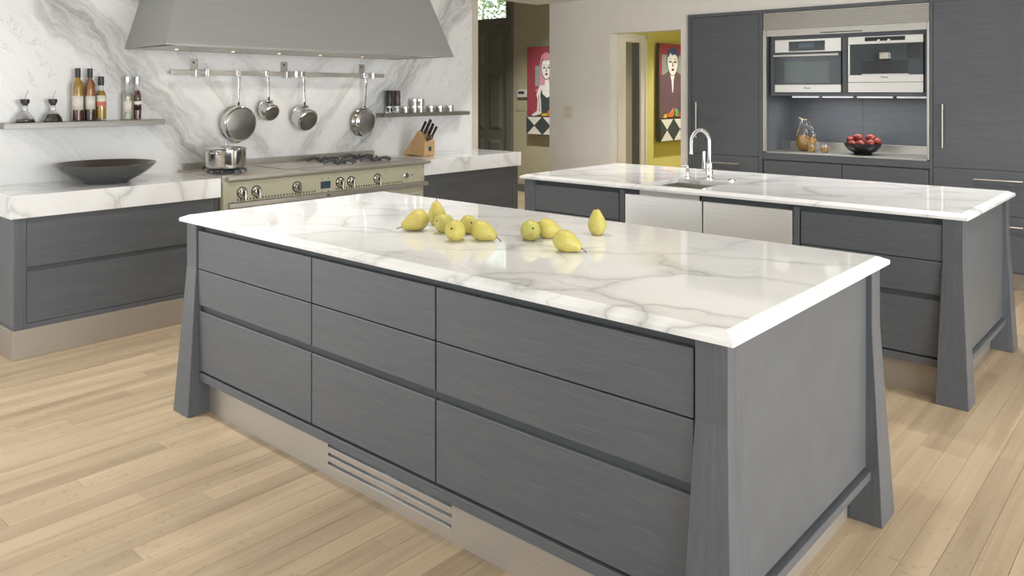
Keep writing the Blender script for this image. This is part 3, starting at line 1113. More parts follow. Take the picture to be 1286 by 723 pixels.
def decanter(y, full, label):
    c = (BX, y, SZ)
    t = thing('oil_decanter', c, label, 'decanter')
    prof = [(0, .001), (.054, .001), (.056, .006), (.05, .03), (.026, .062), (.0165, .075), (.0165, .112), (.019, .116)]
    inner = [(r - .002, h + (.002 if i else .003)) for i, (r, h) in enumerate(prof) if r > 0]
    MB().lathe(prof + [(r, h) for r, h in reversed(inner)] + [(0, .004)], c, 32).build('glass', 'glass', t)
    lq = [(0, .004), (.0515, .004), (.053, .008)] + ([(.046, .032), (.033, .052), (0, .052)] if full else [(.050, .022), (0, .022)])
    MB().lathe([(max(0, r - .001), h) for r, h in lq], c, 28).build('vinegar', 'vinegar', t)
    st = MB().lathe([(0, .105), (.014, .105), (.015, .118), (.024, .120), (.026, .142), (.023, .146), (0, .146)], c, 24).build('stopper', 'black', t)
    MB().tube([(BX, y, SZ + .144), (BX, y + .004, SZ + .17), (BX + .004, y + .016, SZ + .20)], [.003, .0025, .002], 8).build('spout', 'chrome', st)


decanter(1.71, False, 'squat glass decanter nearly empty, little dark vinegar at its bottom')
decanter(1.87, True, 'squat glass decanter filled to its shoulder with dark vinegar')


def bottle(y, r, sh, H, label, liquids, cap_mat, cap_h, lab=None, lab2=None, neck=.011, glass_top=True):
    c = (BX, y, SZ)
    t = thing('oil_bottle', c, label, 'bottle', 'bottles on the steel shelf')
    prof = [(0, .001), (r * .94, .001), (r, .006), (r, sh), (r * .85, sh + .016), (neck * 1.15, sh + .042), (neck, sh + .05), (neck, H - .01)]
    inner = [(rr - .002, h + (.003 if i == 0 else 0)) for i, (rr, h) in enumerate(prof) if rr > 0]
    MB().lathe(prof + list(reversed(inner)) + [(0, .004)], c, 28).build('glass', 'glass', t)
    for z0, z1, mt in liquids:
        def rad(z):
            P = prof[1:]
            for (ra, za), (rb, zb) in zip(P, P[1:]):
                if za <= z <= zb:
                    return ra + (rb - ra) * (z - za) / max(1e-6, zb - za)
            return neck
        zs = [z0 + (z1 - z0) * k / 8 for k in range(9)]
        MB().lathe([(0, z0)] + [(rad(z) - .0024, z) for z in zs] + [(0, z1)], c, 24).build('contents', mt, t)
    MB().lathe([(0, H - cap_h), (neck + .005, H - cap_h), (neck + .0055, H - .002), (neck + .004, H), (0, H)], c, 20).build('cap', cap_mat, t)
    if lab:
        z0, z1, mt = lab
        seg = 14
        m = MB()
        rr = r + .0008
        ang = [math.radians(-75 + 120 * k / seg) for k in range(seg + 1)]
        for rad_ in (rr,):
            vs = [(c[0] + rad_ * math.cos(a), c[1] + rad_ * math.sin(a), SZ + z) for z in (z0, z1) for a in ang]
            m.add(vs, [(k, k + 1, seg + 2 + k, seg + 1 + k) for k in range(seg)], True)
        lo = m.build('label', mt, t, fix=False)
        s2 = lo.modifiers.new('thick', 'SOLIDIFY')
        s2.thickness = .0006
        if lab2:
            m = MB()
            z0, z1, mt2 = lab2
            rr += .0008
            vs = [(c[0] + rr * math.cos(a), c[1] + rr * math.sin(a), SZ + z) for z in (z0, z1) for a in ang]
            m.add(vs, [(k, k + 1, seg + 2 + k, seg + 1 + k) for k in range(seg)], True)
            m.build('label_band', mt2, lo, fix=False)


bottle(2.02, .035, .235, .346, 'tall oil bottle, yellow above and dark red below, black cap', [(.005, .07, 'redvinegar'), (.071, .30, 'oil_yellow')], 'black', .062, (.075, .165, 'label'))
bottle(2.095, .034, .235, .346, 'tall oil bottle, amber above and black below, black cap', [(.005, .075, 'vinegar'), (.076, .30, 'oil_amber')], 'black', .062, (.077, .165, 'label'))
bottle(2.165, .033, .165, .294, 'shorter yellow oil bottle with white and pink label', [(.012, .20, 'oil_yellow')], 'black', .060, (.095, .168, 'label'), (.097, .127, 'label_pink'), neck=.013)
bottle(2.338, .028, .165, .296, 'slender clear bottle of pale oil with bright metal cap', [(.005, .16, 'pale_oil')], 'chrome', .038, (.05, .13, 'label'))
bottle(2.405, .0265, .165, .296, 'slender dark red vinegar bottle with bright metal cap', [(.005, .20, 'redvinegar')], 'pan_steel', .05, (.065, .135, 'vinegar'), (.105, .128, 'label'))

for i, (y, lab) in enumerate(((4.655, 'black topped pepper grinder on the shelf, nearer the skillet'), (4.745, 'brown topped pepper grinder on the shelf, nearer the spice tins'))):
    c = (BX, y, SZ)
    t = thing('pepper_grinder', c, lab, 'grinder')
    MB().lathe([(0, 0), (.031, 0), (.031, .01), (.029, .012), (.029, .06), (.027, .06), (.027, .014), (0, .013)], c, 26).build('jar', 'glass', t)
    MB().lathe([(0, .014), (.0255, .014), (.0255, .045), (0, .047)], c, 22).build('peppercorns', 'nearblack' if i == 0 else 'p_white', t)
    MB().lathe([(0, .061), (.030, .061), (.031, .065), (.031, .198), (.029, .202), (0, .202)], c, 26).build('top', 'black' if i == 0 else 'grinder_top', t)
G = 'steel spice tins on the shelf'


def tin(y, x, z, r, h, label):
    c = (x, y, z)
    t = thing('spice_tin', c, label, 'tin', G)
    MB().lathe([(0, 0), (r, 0), (r, h * .66), (r - .001, h * .68), (0, h * .68)], c, 26).build('body', 'steel', t)
    MB().lathe([(0, h * .68), (r + .0012, h * .68), (r + .0012, h - .003), (r - .001, h), (0, h)], c, 26).build('lid', 'chrome', t)


tin(4.845, BX, SZ, .033, .055, 'single small steel spice tin beside the grinders')
tin(4.955, BX, SZ, .036, .062, 'lower steel spice tin of the left stack of two')
tin(4.955, BX, SZ + .062, .036, .062, 'upper steel spice tin of the left stack of two')
tin(5.030, BX, SZ, .036, .062, 'lower steel spice tin of the right stack of two')
tin(5.030, BX, SZ + .062, .036, .062, 'upper steel spice tin of the right stack of two')
tin(5.165, BX, SZ, .036, .058, 'small steel spice tin of the row of three, next to the stacked tins')
tin(5.283, BX, SZ, .036, .058, 'middle steel spice tin of the row of three')
tin(5.418, BX, SZ, .036, .058, 'small steel spice tin at the free end of the shelf')

# ---- shallow bowl on the left counter
c = (-5.262, 2.10, ZT)
t = thing('fruit_dish', c, 'wide shallow dark glass bowl standing empty on the marble counter', 'bowl')
prof_o = [(0, 0), (.135, 0), (.14, .006), (.145, .012), (.19, .034), (.24, .066), (.28, .100), (.298, .122)]
prof_i = [(.298, .122), (.294, .1245), (.288, .120), (.25, .085), (.19, .046), (.12, .022), (0, .018)]
MB().lathe(prof_o, c, 56).build('outside', 'blackglass', t)
MB().lathe(prof_i, c, 56).build('inside', 'bowl_inside', t)

# ---- knife block with knives
kb = thing('knife_block', (-5.35, 4.84, ZT), 'slanted light wood knife block on the marble counter', 'knife block')
m = MB().prism([(-5.475, .925), (-5.305, .925), (-5.188, 1.048), (-5.268, 1.148)], 'y', 4.785, 4.915)
m.build('slanted_block', 'blockwood', kb, bevel=.002)
m = MB().prism([(-5.303, .925), (-5.190, .925), (-5.190, 1.046)], 'y', 4.787, 4.913)
m.build('support', 'blockwood', kb, bevel=.002)
bx('foot', 'blockwood', kb, -5.46, -5.43, 4.79, 4.91, ZT, .925)
bx('foot', 'blockwood', kb, -5.23, -5.20, 4.79, 4.91, ZT, .925)
bg = bx('badge', 'chrome', kb, -5.190, -5.187, 4.835, 4.872, .962, 1.005, .001)
bx('badge_mark', 'black', bg, -5.187, -5.1862, 4.847, 4.860, .970, .997)
dirk = Vector((.60, 0, .80)).normalized()
nrm = Vector((.78, 0, -.62)).normalized()      # along the slanted face, downwards
for i, (u, y, L, w, lab) in enumerate(((.012, 4.80, .105, .011, 'short black-handled knife in the top row, at the wall end of the block'),
                                       (.012, 4.85, .125, .013, 'longest black-handled knife in the top row of the block'),
                                       (.045, 4.815, .115, .012, 'black-handled knife in the second row, nearer the range'),
                                       (.045, 4.865, .105, .011, 'black-handled knife in the second row, farther from the range'),
                                       (.075, 4.84, .10, .010, 'slim black-handled knife in the third row of the block'),
                                       (.075, 4.89, .095, .010, 'slim black-handled knife in the outer corner of the block'))):
    base = Vector((-5.268, y, 1.148)) + nrm * (u + .012)
    t = thing('kitchen_knife', base, lab, 'knife', 'knives in the block')
    bz = []
    for s_, ww, tt in ((.002, w * .8, .006), (.012, w * .8, .006)):
        p = base + dirk * s_
        bz.append([tuple(p + nrm * a * ww + Vector((0, b_ * tt, 0))) for a, b_ in ((-1, -1), (1, -1), (1, 1), (-1, 1))])
    MB().loft(bz).build('bolster', 'chrome', t)
    rr = []
    for s_, ww in ((.012, w), (.03, w * .85), (L * .55, w * 1.05), (L * .85, w * .95), (L, w * 1.2), (L + .008, w * .9)):
        p = base + dirk * s_ - nrm * (.004 * (s_ / L) ** 2)
        rr.append([tuple(p + nrm * a * ww + Vector((0, b_ * .008, 0))) for a, b_ in ((-1, -.7), (-.6, -1), (.6, -1), (1, -.7), (1, .7), (.6, 1), (-.6, 1), (-1, .7))])
    h = MB().loft(rr, True).build('handle', 'black', t, sharp=60)
    for s_ in (.35, .75):
        p = base + dirk * (L * s_) + Vector((0, -.0082, 0))
        MB().lathe([(0, 0), (.0028, 0), (.0028, .0008), (0, .0008)], p, 8, 'y').build('rivet', 'chrome', h)
# scissors in the lowest slot
sc_ = Vector((-5.195, 4.83, 1.056))
t = thing('kitchen_scissors', sc_, 'black-handled kitchen scissors in the lowest slot of the knife block', 'scissors')
for s in (-1, 1):
    P = []
    for k in range(15):
        a = 2 * PI * k / 14
        P.append(sc_ + dirk * (.042 + .026 * math.cos(a + PI)) + Vector((0, s * .019 + .015 * math.sin(a), 0)) + nrm * .004)
    MB().tube(P, .006, 8, cap=False).build('finger_loop', 'black', t)
MB().tube([sc_ + dirk * .0, sc_ + dirk * .022], .009, 8).build('shank', 'black', t)

# ================================================================== PEARS
pear_prof = [(0, -.0345), (.006, -.036), (.014, -.0362), (.024, -.031), (.033, -.019), (.0378, -.004), (.0375, .010), (.033, .024),
             (.0265, .037), (.021, .048), (.0175, .056), (.0135, .062), (.007, .0645), (0, .0635)]


def pear(x, y, d, stand, label, s=1.0, roll=0):
    """d: horizontal direction of the stem end"""
    t = thing('pear', (x, y, ZT), label, 'pear', 'pears on the island worktop')
    if stand:
        q = Matrix.Rotation(math.radians(4), 3, 'X')
        c = Vector((0, 0, .0362 * s))
    else:
        dv = Vector((d[0], d[1], 0)).normalized()
        al = math.radians(21)
        dv = Vector((dv.x * math.cos(al), dv.y * math.cos(al), -math.sin(al)))
        q = Vector((0, 0, 1)).rotation_difference(dv).to_matrix()
        c = Vector((0, 0, .0382 * s))
    m = MB().lathe([(r * s, h * s) for r, h in pear_prof], (0, 0, 0), 30)
    lob = random.random() * 6
    m.v = [tuple(q @ (Vector(p) * (1 + .035 * math.sin(2.3 * math.atan2(p[1], p[0]) // .001 * .001 + lob) * .6)) + c) for p in m.v]
    m.build('flesh', 'pear', t, local=True, sharp=80)
    k = Vector((0, 0, .062 * s))
    P = [k, k + Vector((.001, .001, .01)), k + Vector((.004, .002, .019)), k + Vector((.008, .002, .026))]
    MB().tube([tuple(q @ p + c) for p in P], [.0022, .0018, .0018, .0026], 7).build('stem', 'stem', t, local=True)
    e = MB().lathe([(0, -.037 * s), (.004, -.0365 * s), (.005, -.0345 * s), (0, -.033 * s)], (0, 0, 0), 10)
    e.v = [tuple(q @ Vector(p) + c) for p in e.v]
    e.build('calyx', 'stem', t, local=True)


R_ = Vector((.745, .667))      # towards the sink island
F_ = Vector((-.667, .745))     # towards the range
pear(-2.467, 2.243, -R_ * 1 - F_ * .35, False, 'plump yellow pear lying on its side, neck towards the drawers, nearest the range', 1.16)
pear(-2.505, 2.385, (0, 1), True, 'upright pear with slender neck standing behind the cluster of lying pears', 1.02)
pear(-2.345, 2.270, R_ * 1 + F_ * .9, False, 'round yellow-green pear in the middle of the large cluster, neck hidden', 1.05)
pear(-2.185, 2.175, F_ * 1 + R_ * .3, False, 'round pear showing its dark calyx end, at the front of the large cluster', 1.08)
pear(-2.255, 2.325, F_ * 1 - R_ * .4, False, 'yellow pear half hidden behind the lying green pear of the large cluster', 1.0)
pear(-2.120, 2.252, R_ * 1 - F_ * .25, False, 'green-yellow pear lying with its stem pointing away from the large cluster', 1.05)
pear(-1.976, 2.382, F_ * 1 - R_ * .25, False, 'round yellow pear of the touching pair, calyx end showing', 1.05)
pear(-1.962, 2.462, R_ * 1 + F_ * .1, False, 'yellow pear of the touching pair, dark stem showing', 1.03)
pear(-1.748, 2.298, R_ * 1 - F_ * .3, False, 'single green pear lying on its side with long bent stem', 1.05)
pear(-1.852, 2.655, (0, 1), True, 'single upright russet-shouldered pear standing apart from the others', 1.02)

# ================================================================== TALL CABINET WALL


def bar_handle(parent, p0, p1, post):
    v0, v1 = Vector(p0), Vector(p1)
    h = MB().tube([v0, v1], .0065, 12).build('handle', 'steel', parent)
    h['label'] = 'slim steel bar handle'
    for t_ in (.1, .9):
        q = v0.lerp(v1, t_)
        MB().tube([q, q + Vector((0, post, 0))], .005, 8).build('handle_post', 'steel', h)


def tall_unit(label, xa, xb, hx_, dxa, dxb, left_stile):
    t = thing('tall_cabinet', ((xa + xb) / 2, WY + .3, 0), label, 'cabinet')
    bx('carcass', 'oak_v', t, xa, xb, WY + .002, WY + .62, .13, 2.233)
    bx('frame_top', 'oak_h', t, xa, xb, WY - .020, WY + .002, 2.205, 2.236, .001)
    if left_stile > xa:
        bx('frame_stile', 'oak_v', t, xa, left_stile, WY - .020, WY + .002, .13, 2.205, .001)
    if dxb < xb - .004:
        bx('frame_stile', 'oak_v', t, dxb + .003, xb, WY - .020, WY + .002, .13, 2.205, .001)
    d = bx('door', 'oak_h', t, dxa, dxb, WY - .019, WY + .001, .898, 2.201, .0012)
    bar_handle(d, (hx_, WY - .05, 1.05), (hx_, WY - .05, 1.395), .032)
    for i, (z0, z1) in enumerate(((.556, .894), (.145, .552))):
        f = bx('drawer_front', 'oak_h', t, dxa, dxb, WY - .019, WY + .001, z0, z1, .0012)
        cxm = (dxa + dxb) / 2
        bar_handle(f, (cxm - .16, WY - .05, z1 - .072), (cxm + .16, WY - .05, z1 - .072), .032)
    bx('plinth', 'plinth', t, xa, xb, WY + .06, WY + .07, 0, .13)['label'] = 'brushed steel plinth'
    return t


tall_unit('tall dark oak cabinet beside the doorway, with upright bar handle', -3.801, -3.049, -3.70, -3.760, -3.086, -3.763)
tall_unit('tall dark oak cabinet on the fruit bowl side of the appliance niche', -1.672, -.752, -1.575, -1.646, -.756, -1.650)
tall_unit('tall dark oak cabinet beyond the one flanking the appliance niche', -.750, .24, .14, -.746, .236, -.750)

# ---- niche unit with roller shutter
nx0, nx1 = -3.047, -1.674
nu = thing('appliance_niche_cabinet', ((nx0 + nx1) / 2, WY + .3, 0), 'dark oak cabinet with open appliance niche under a raised steel roller shutter', 'cabinet')
bx('side_panel', 'oak_v', nu, nx0, nx0 + .03, WY + .004, WY + .62, .13, 2.233)
bx('side_panel', 'oak_v', nu, nx1 - .018, nx1, WY + .004, WY + .62, .13, 2.233)
bx('back_panel', 'oak_h', nu, nx0 + .03, nx1 - .018, WY + .56, WY + .58, .95, 2.233)
bx('back_seam', 'carcass', nu, -2.36, -2.357, WY + .5585, WY + .5602, 1.02, 1.47)
bx('frame_top', 'oak_h', nu, nx0, nx1, WY - .020, WY + .2, 2.205, 2.236, .001)
bx('housing', 'oak_h', nu, -3.000, nx1 - .018, WY + .05, WY + .55, 1.958, 2.06)
bx('housing_shelf', 'oak_h', nu, -3.000, nx1 - .018, WY + .045, WY + .55, 1.455, 1.482, .001)
bx('housing_divider', 'oak_v', nu, -2.365, -2.315, WY + .045, WY + .55, 1.482, 1.958)
bx('housing_side', 'oak_v', nu, -3.000, -2.955, WY + .045, WY + .55, 1.482, 1.958)
bx('housing_side', 'oak_v', nu, -1.724, nx1 - .018, WY + .045, WY + .55, 1.482, 1.958)
bx('shelf_rail', 'oak_h', nu, nx0, nx1, WY - .016, WY + .004, .880, .940, .001)
bx('lower_carcass', 'carcass', nu, nx0 + .03, nx1 - .018, WY + .004, WY + .56, .13, .934)
ns = bx('niche_counter', 'steel', nu, nx0 + .03, nx1 - .018, WY - .012, WY + .56, .936, .950, .002)
ns['label'] = 'steel counter in the niche'
bx('upstand', 'steel', nu, nx0 + .03, nx1 - .018, WY + .545, WY + .559, .950, 1.02, .001)
for xa, xb in ((nx0 + .001, -3.014), (-1.693, nx1 - .001)):
    bx('shutter_track', 'steel', nu, xa, xb, WY - .018, WY + .004, .950, 2.05, .002)
for k in range(10):
    z = 2.052 + k * .0152
    bx('shutter_slat', 'steel', nu, nx0 + .003, nx1 - .003, WY - .014, WY - .004, z, z + .0138, .003)
sr = bx('shutter_rail', 'steel', nu, -3.012, -1.695, WY - .016, WY - .002, 1.988, 2.050, .002)
bx('shutter_grip', 'carcass', sr, -2.533, -2.184, WY - .0175, WY - .0155, 2.000, 2.008)
for xa, xb in ((-3.036, -2.351), (-2.345, -1.680)):
    for z0, z1 in ((.545, .868), (.145, .540)):
        bx('drawer_front', 'oak_h', nu, xa, xb, WY - .016, WY + .004, z0, z1, .0012)
bx('plinth', 'plinth', nu, nx0, nx1, WY + .06, WY + .07, 0, .13)
lb = thing('light_bar', (-2.3, WY + .2, 1.435), 'slim white under-shelf light bar with dark clips in the niche', 'light')
bx('tube', 'bar_lamp', lb, -2.86, -1.70, WY + .19, WY + .215, 1.437, 1.452, .003)
for x in (-2.60, -2.305, -1.985):
    bx('clip', 'nearblack', lb, x - .014, x + .014, WY + .184, WY + .22, 1.433, 1.455)
area_light('niche_light', (-2.28, WY + .2, 1.43), (0, 0, 0), 1.1, .03, 5, (.95, .97, 1))

# ---- oven
oy = WY + .03
ov = thing('built_in_oven', (-2.66, oy, 1.483), 'built-in steel oven with glass door on the jug side of the niche', 'oven')
bx('body', 'nearblack', ov, -2.945, -2.375, oy + .012, oy + .45, 1.485, 1.955)
bx('control_panel', 'steel_panel', ov, -2.950, -2.370, oy - .006, oy + .012, 1.842, 1.956, .002)
dp = bx('display', 'nearblack', ov, -2.822, -2.505, oy - .008, oy - .006, 1.852, 1.938, .001)
bx('screen', 'display', dp, -2.73, -2.60, oy - .0085, oy - .008, 1.882, 1.922)
d = bx('door', 'darkglass', ov, -2.950, -2.370, oy - .006, oy + .012, 1.556, 1.836, .002)
bx('window', 'ovenglass', d, -2.862, -2.466, oy - .0075, oy - .006, 1.568, 1.760, .001)
MB().tube([(-2.945, oy - .045, 1.812), (-2.378, oy - .045, 1.812)], .010, 12).build('handle', 'steel_panel', d)
for x in (-2.93, -2.393):
    MB().tube([(x, oy - .045, 1.812), (x, oy - .005, 1.812)], .007, 8).build('handle_post', 'steel_panel', d)
bx('lower_band', 'steel_panel', ov, -2.950, -2.370, oy - .007, oy + .012, 1.486, 1.554, .002)


def text_on(parent, body, size, x, y, z, mat):
    cu = bpy.data.curves.new('lettering', 'FONT')
    cu.body, cu.size, cu.extrude, cu.align_x, cu.align_y = body, size, .0004, 'CENTER', 'CENTER'
    o = bpy.data.objects.new('lettering_source', cu)
    COL.objects.link(o)
    dg = bpy.context.evaluated_depsgraph_get()
    me = bpy.data.meshes.new_from_object(o.evaluated_get(dg))
    bpy.data.objects.remove(o)
    n = bpy.data.objects.new('lettering', me)
    me.materials.clear()
    me.materials.append(M[mat])
    COL.objects.link(n)
    n.parent = parent
    n.location = Vector((x, y, z)) - wloc(parent)
    n.rotation_euler = (PI / 2, 0, 0)


text_on(ov, 'Miele', .026, -2.66, oy - .0078, 1.523, 'nearblack')
# ---- coffee machine
cf = thing('coffee_machine', (-2.02, oy, 1.483), 'built-in steel and dark glass coffee machine beside the oven', 'coffee machine')
bx('body', 'nearblack', cf, -2.304, -1.734, oy + .012, oy + .45, 1.485, 1.955)
p = bx('control_panel', 'steel_panel', cf, -2.310, -1.728, oy - .006, oy + .012, 1.892, 1.956, .002)
bx('display', 'nearblack', p, -2.175, -1.862, oy - .008, oy - .006, 1.914, 1.948, .001)
for x in (-2.062, -1.983):
    MB().lathe([(0, 0), (.013, 0), (.013, -.014), (.011, -.016), (0, -.016)], (x, oy - .006, 1.916), 18, 'y').build('knob', 'chrome', p)
bx('glass_front', 'darkglass', cf, -2.310, -1.728, oy - .004, oy + .012, 1.634, 1.890, .001)
bx('glass_edge', 'steel_panel', cf, -2.310, -2.296, oy - .0055, oy - .004, 1.634, 1.890)
bx('cup_panel', 'nearblack', cf, -1.850, -1.755, oy - .0052, oy - .004, 1.76, 1.885)
MB().box(-2.055, -1.968, oy - .045, oy - .004, 1.752, 1.822).build('spout', 'chrome', cf, bevel=.012)
bx('brew_recess', 'nearblack', cf, -2.20, -1.84, oy - .0052, oy - .004, 1.645, 1.75)
bx('drip_tray', 'steel_panel', cf, -2.310, -1.728, oy - .007, oy + .012, 1.572, 1.632, .002)
bx('drip_edge', 'steel_panel', cf, -2.195, -1.835, oy - .02, oy - .004, 1.632, 1.640, .001)
bx('lower_drawer', 'steel_panel', cf, -2.310, -1.728, oy - .007, oy + .012, 1.486, 1.569, .002)
text_on(cf, 'Miele', .026, -2.02, oy - .0078, 1.612, 'nearblack')

# ---- jug, glasses, fruit bowl, apples in the niche
NZ = .950
jy = WY + .245
jg = thing('glass_jug', (-2.755, jy, NZ), 'asymmetric clear glass jug with finger hole, half full of amber juice', 'jug')


HC = (-2.714, .155)      # finger hole: x, height above the counter
SIL = [(-80, -2.745, .002), (-60, -2.700, .004), (-35, -2.668, .040), (-10, -2.660, .100), (15, -2.662, .165), (40, -2.672, .205), (62, -2.690, .235),
       (80, -2.722, .262), (95, -2.734, .300), (108, -2.760, .296), (118, -2.822, .318), (128, -2.800, .272), (140, -2.812, .235), (155, -2.826, .190),
       (175, -2.836, .140), (195, -2.842, .090), (215, -2.838, .045), (235, -2.815, .012), (258, -2.780, .002)]


def jug_part(pts, inset):
    """tube swept round the finger hole, its section reaching from the hole to the outline"""
    R = []
    for a, x, z in pts:
        an = math.atan2(z - HC[1], x - HC[0])
        hx2, hz2 = HC[0] + .024 * math.cos(an), HC[1] + .028 * math.sin(an)
        mx, mz = (x + hx2) / 2, (z + hz2) / 2
        ex, ez = (x - hx2) / 2, (z - hz2) / 2
        L = math.hypot(ex, ez)
        f = (L - inset) / L
        dep = (.046 if z < .2 else .030) - inset
        R.append([(mx + ex * f * math.cos(2 * PI * k / 14), jy + min(dep, L * 1.6) * math.sin(2 * PI * k / 14), NZ + mz + ez * f * math.cos(2 * PI * k / 14)) for k in range(14)])
    return R


rr = jug_part(SIL, 0)
MB().loft(rr + [rr[0]], True, cap=False).build('vessel', 'glass', jg)
MB().loft(jug_part(SIL[14:] + SIL[:3], .005), True).build('juice', 'juice', jg)
for x, lab in ((-2.665, 'amber tumbler standing next to the glass jug'), (-2.548, 'amber tumbler standing between jug and fruit bowl')):
    c = (x, WY + .14, NZ)
    t = thing('tumbler', c, lab, 'glass')
    MB().lathe([(0, .001), (.028, .001), (.033, .01), (.038, .04), (.037, .07), (.034, .088), (.032, .088), (.035, .07), (.036, .04), (.031, .012), (0, .010)], c, 26).build('glass', 'glass', t)
    MB().lathe([(0, .011), (.029, .0125), (.034, .035), (.0345, .05), (0, .05)], c, 22).build('drink', 'juice', t)
fc = (-2.245, WY + .2, NZ)
t = thing('fruit_bowl', fc, 'glossy black bowl filled with red apples in the niche', 'bowl')
MB().lathe([(0, 0), (.075, 0), (.078, .006), (.07, .012), (.11, .032), (.142, .068), (.153, .095), (.148, .097), (.136, .070), (.105, .038), (.06, .022), (0, .020)], fc, 44).build('bowl', 'nearblack', t)
ap_prof = [(0, -.026), (.008, -.030), (.018, -.031), (.031, -.021), (.038, -.003), (.037, .014), (.029, .028), (.016, .032), (.007, .029), (0, .022)]
APL = ((-2.350, .02, .118, 'red apple at the jug end of the black bowl'), (-2.285, .0, .142, 'topmost blushing apple heaped beside the jug end of the bowl'),
       (-2.190, .02, .140, 'deep red apple heaped high in the bowl, beside the coffee side'), (-2.312, -.07, .085, 'apple low at the front of the bowl nearest the jug'),
       (-2.240, -.085, .088, 'apple low at the middle front of the black bowl'), (-2.170, -.06, .098, 'bright red apple at the front of the bowl'),
       (-2.140, .02, .112, 'dark red apple at the far end of the bowl from the jug'), (-2.24, .075, .105, 'apple at the back of the bowl against the wall'))
for x, dy, z, lab in APL:
    t = thing('apple', (x, WY + .2 + dy, NZ + z), lab, 'apple', 'apples in the black bowl')
    q = Matrix.Rotation(random.uniform(-.5, .5), 3, 'X') @ Matrix.Rotation(random.uniform(-.5, .5), 3, 'Y')
    m = MB().lathe(ap_prof, (0, 0, 0), 24)
    m.v = [tuple(q @ Vector(p)) for p in m.v]
    m.build('flesh', 'apple', t, local=True, sharp=80)
    MB().tube([tuple(q @ Vector(p)) for p in ((0, 0, .022), (.002, 0, .034), (.005, .001, .042))], .0016, 6).build('stem', 'stem', t, local=True)

# ================================================================== PICTURES AND SWITCHES


def painting(name, label, origin, uax, nax, W, H, layers):
    """layers of flat painted shapes on a canvas block; u runs along uax, v up, 0..1"""
    O, U, N = Vector(origin), Vector(uax), Vector(nax)
    t = thing(name, O + U * W / 2, label, 'painting')
    D = .035

    def pt(u, v, d):
        return tuple(O + U * (u * W) + Vector((0, 0, v * H)) + N * d)
    m = MB()
    m.hexa([pt(0, 0, 0), pt(1, 0, 0), pt(1, 0, D), pt(0, 0, D)], [pt(0, 1, 0), pt(1, 1, 0), pt(1, 1, D), pt(0, 1, D)])
    m.build('canvas', 'p_edge', t)
    for k, (nm, mat, poly) in enumerate(layers):
        d0, d1 = D - .001, D + .0008 * (k + 1)
        m = MB()
        n = len(poly)
        vs = [pt(u, v, d0) for u, v in poly] + [pt(u, v, d1) for u, v in poly]
        m.add(vs, [tuple(range(n)), tuple(reversed(range(n, 2 * n)))] + [(i, n + i, n + (i + 1) % n, (i + 1) % n) for i in range(n)])
        m.build(nm, mat, t)


def ell(cu, cv, ru, rv, n=20, egg=0.0):
    return [(cu + ru * math.cos(2 * PI * k / n) * (1 + egg * math.sin(2 * PI * k / n)), cv + rv * math.sin(2 * PI * k / n)) for k in range(n)]


def harlequin(v1):
    L = [('table_front', 'p_black', [(0, 0), (1, 0), (1, v1), (0, v1)])]
    for a in (0, .5):
        L.append(('triangle', 'p_white', [(a + .02, v1 - .005), (a + .25, v1 / 2 + .004), (a + .48, v1 - .005)]))
        L.append(('triangle', 'p_white', [(a + .02, .005), (a + .48, .005), (a + .25, v1 / 2 - .004)]))
    return L


def face(cu, cv, ru, rv):
    L = [('outline', 'p_black', ell(cu, cv, ru * 1.10, rv * 1.05, 24, .16)), ('face', 'p_skin', ell(cu, cv, ru, rv, 24, .16))]
    for s in (-1, 1):
        L.append(('eye', 'p_black', ell(cu + s * ru * .47, cv + rv * .12, ru * .30, rv * .075, 12)))
        L.append(('brow', 'p_black', [(cu + s * ru * .18, cv + rv * .30), (cu + s * ru * .55, cv + rv * .42), (cu + s * ru * .85, cv + rv * .30), (cu + s * ru * .55, cv + rv * .37)]))
    L.append(('nose', 'p_black', [(cu - ru * .03, cv + rv * .1), (cu + ru * .03, cv + rv * .1), (cu + ru * .08, cv - rv * .28), (cu - ru * .10, cv - rv * .28)]))
    L.append(('mouth', 'p_lip', ell(cu, cv - rv * .52, ru * .24, rv * .10, 12)))
    return L


lady = [('background', 'p_red', [(0, .21), (1, .21), (1, 1), (0, 1)]),
        ('chair_back', 'p_grey', [(.26, .55), (.5, .55), (.5, .78), (.26, .78)]),
        ('hair', 'p_pink', [(.24, .50), (.36, .53), (.42, .62), (.40, .80), (.46, .90), (.60, .935), (.76, .90), (.82, .80), (.82, .62), (.92, .52), (.80, .47), (.62, .55), (.50, .55), (.36, .48)]),
        ('neck', 'p_skin', [(.55, .52), (.70, .52), (.68, .68), (.58, .68)]),
        ('shoulder', 'p_skin', [(.30, .46), (.42, .56), (.84, .56), (.96, .46), (.92, .40), (.34, .40)]),
        ('dress', 'p_black', [(.40, .21), (.94, .21), (.92, .44), (.82, .52), (.76, .44), (.62, .42), (.50, .46), (.46, .52), (.42, .44)]),
        ('arm', 'p_skin', [(.30, .46), (.40, .50), (.44, .40), (.46, .24), (.22, .21), (.14, .22), (.32, .27), (.34, .40)]),
        ('arm_line', 'p_black', [(.37, .44), (.385, .44), (.41, .26), (.395, .26)])]
lady += face(.62, .745, .155, .115)
lady += [('fringe', 'p_pink', [(.44, .80), (.50, .90), (.62, .93), (.76, .90), (.80, .79), (.72, .855), (.60, .84), (.50, .86)]),
         ('pepper', 'p_orange', [(.62, .215), (.66, .27), (.75, .295), (.80, .25), (.76, .215)]),
         ('pepper', 'p_yellow', [(.46, .215), (.50, .24), (.60, .245), (.64, .215)])] + harlequin(.205)
painting('painting', 'painting of a pink-haired woman in black above a harlequin table', (-7.54, HY - .022, .862), (1, 0, 0), (0, -1, 0), .60, 1.285, lady)
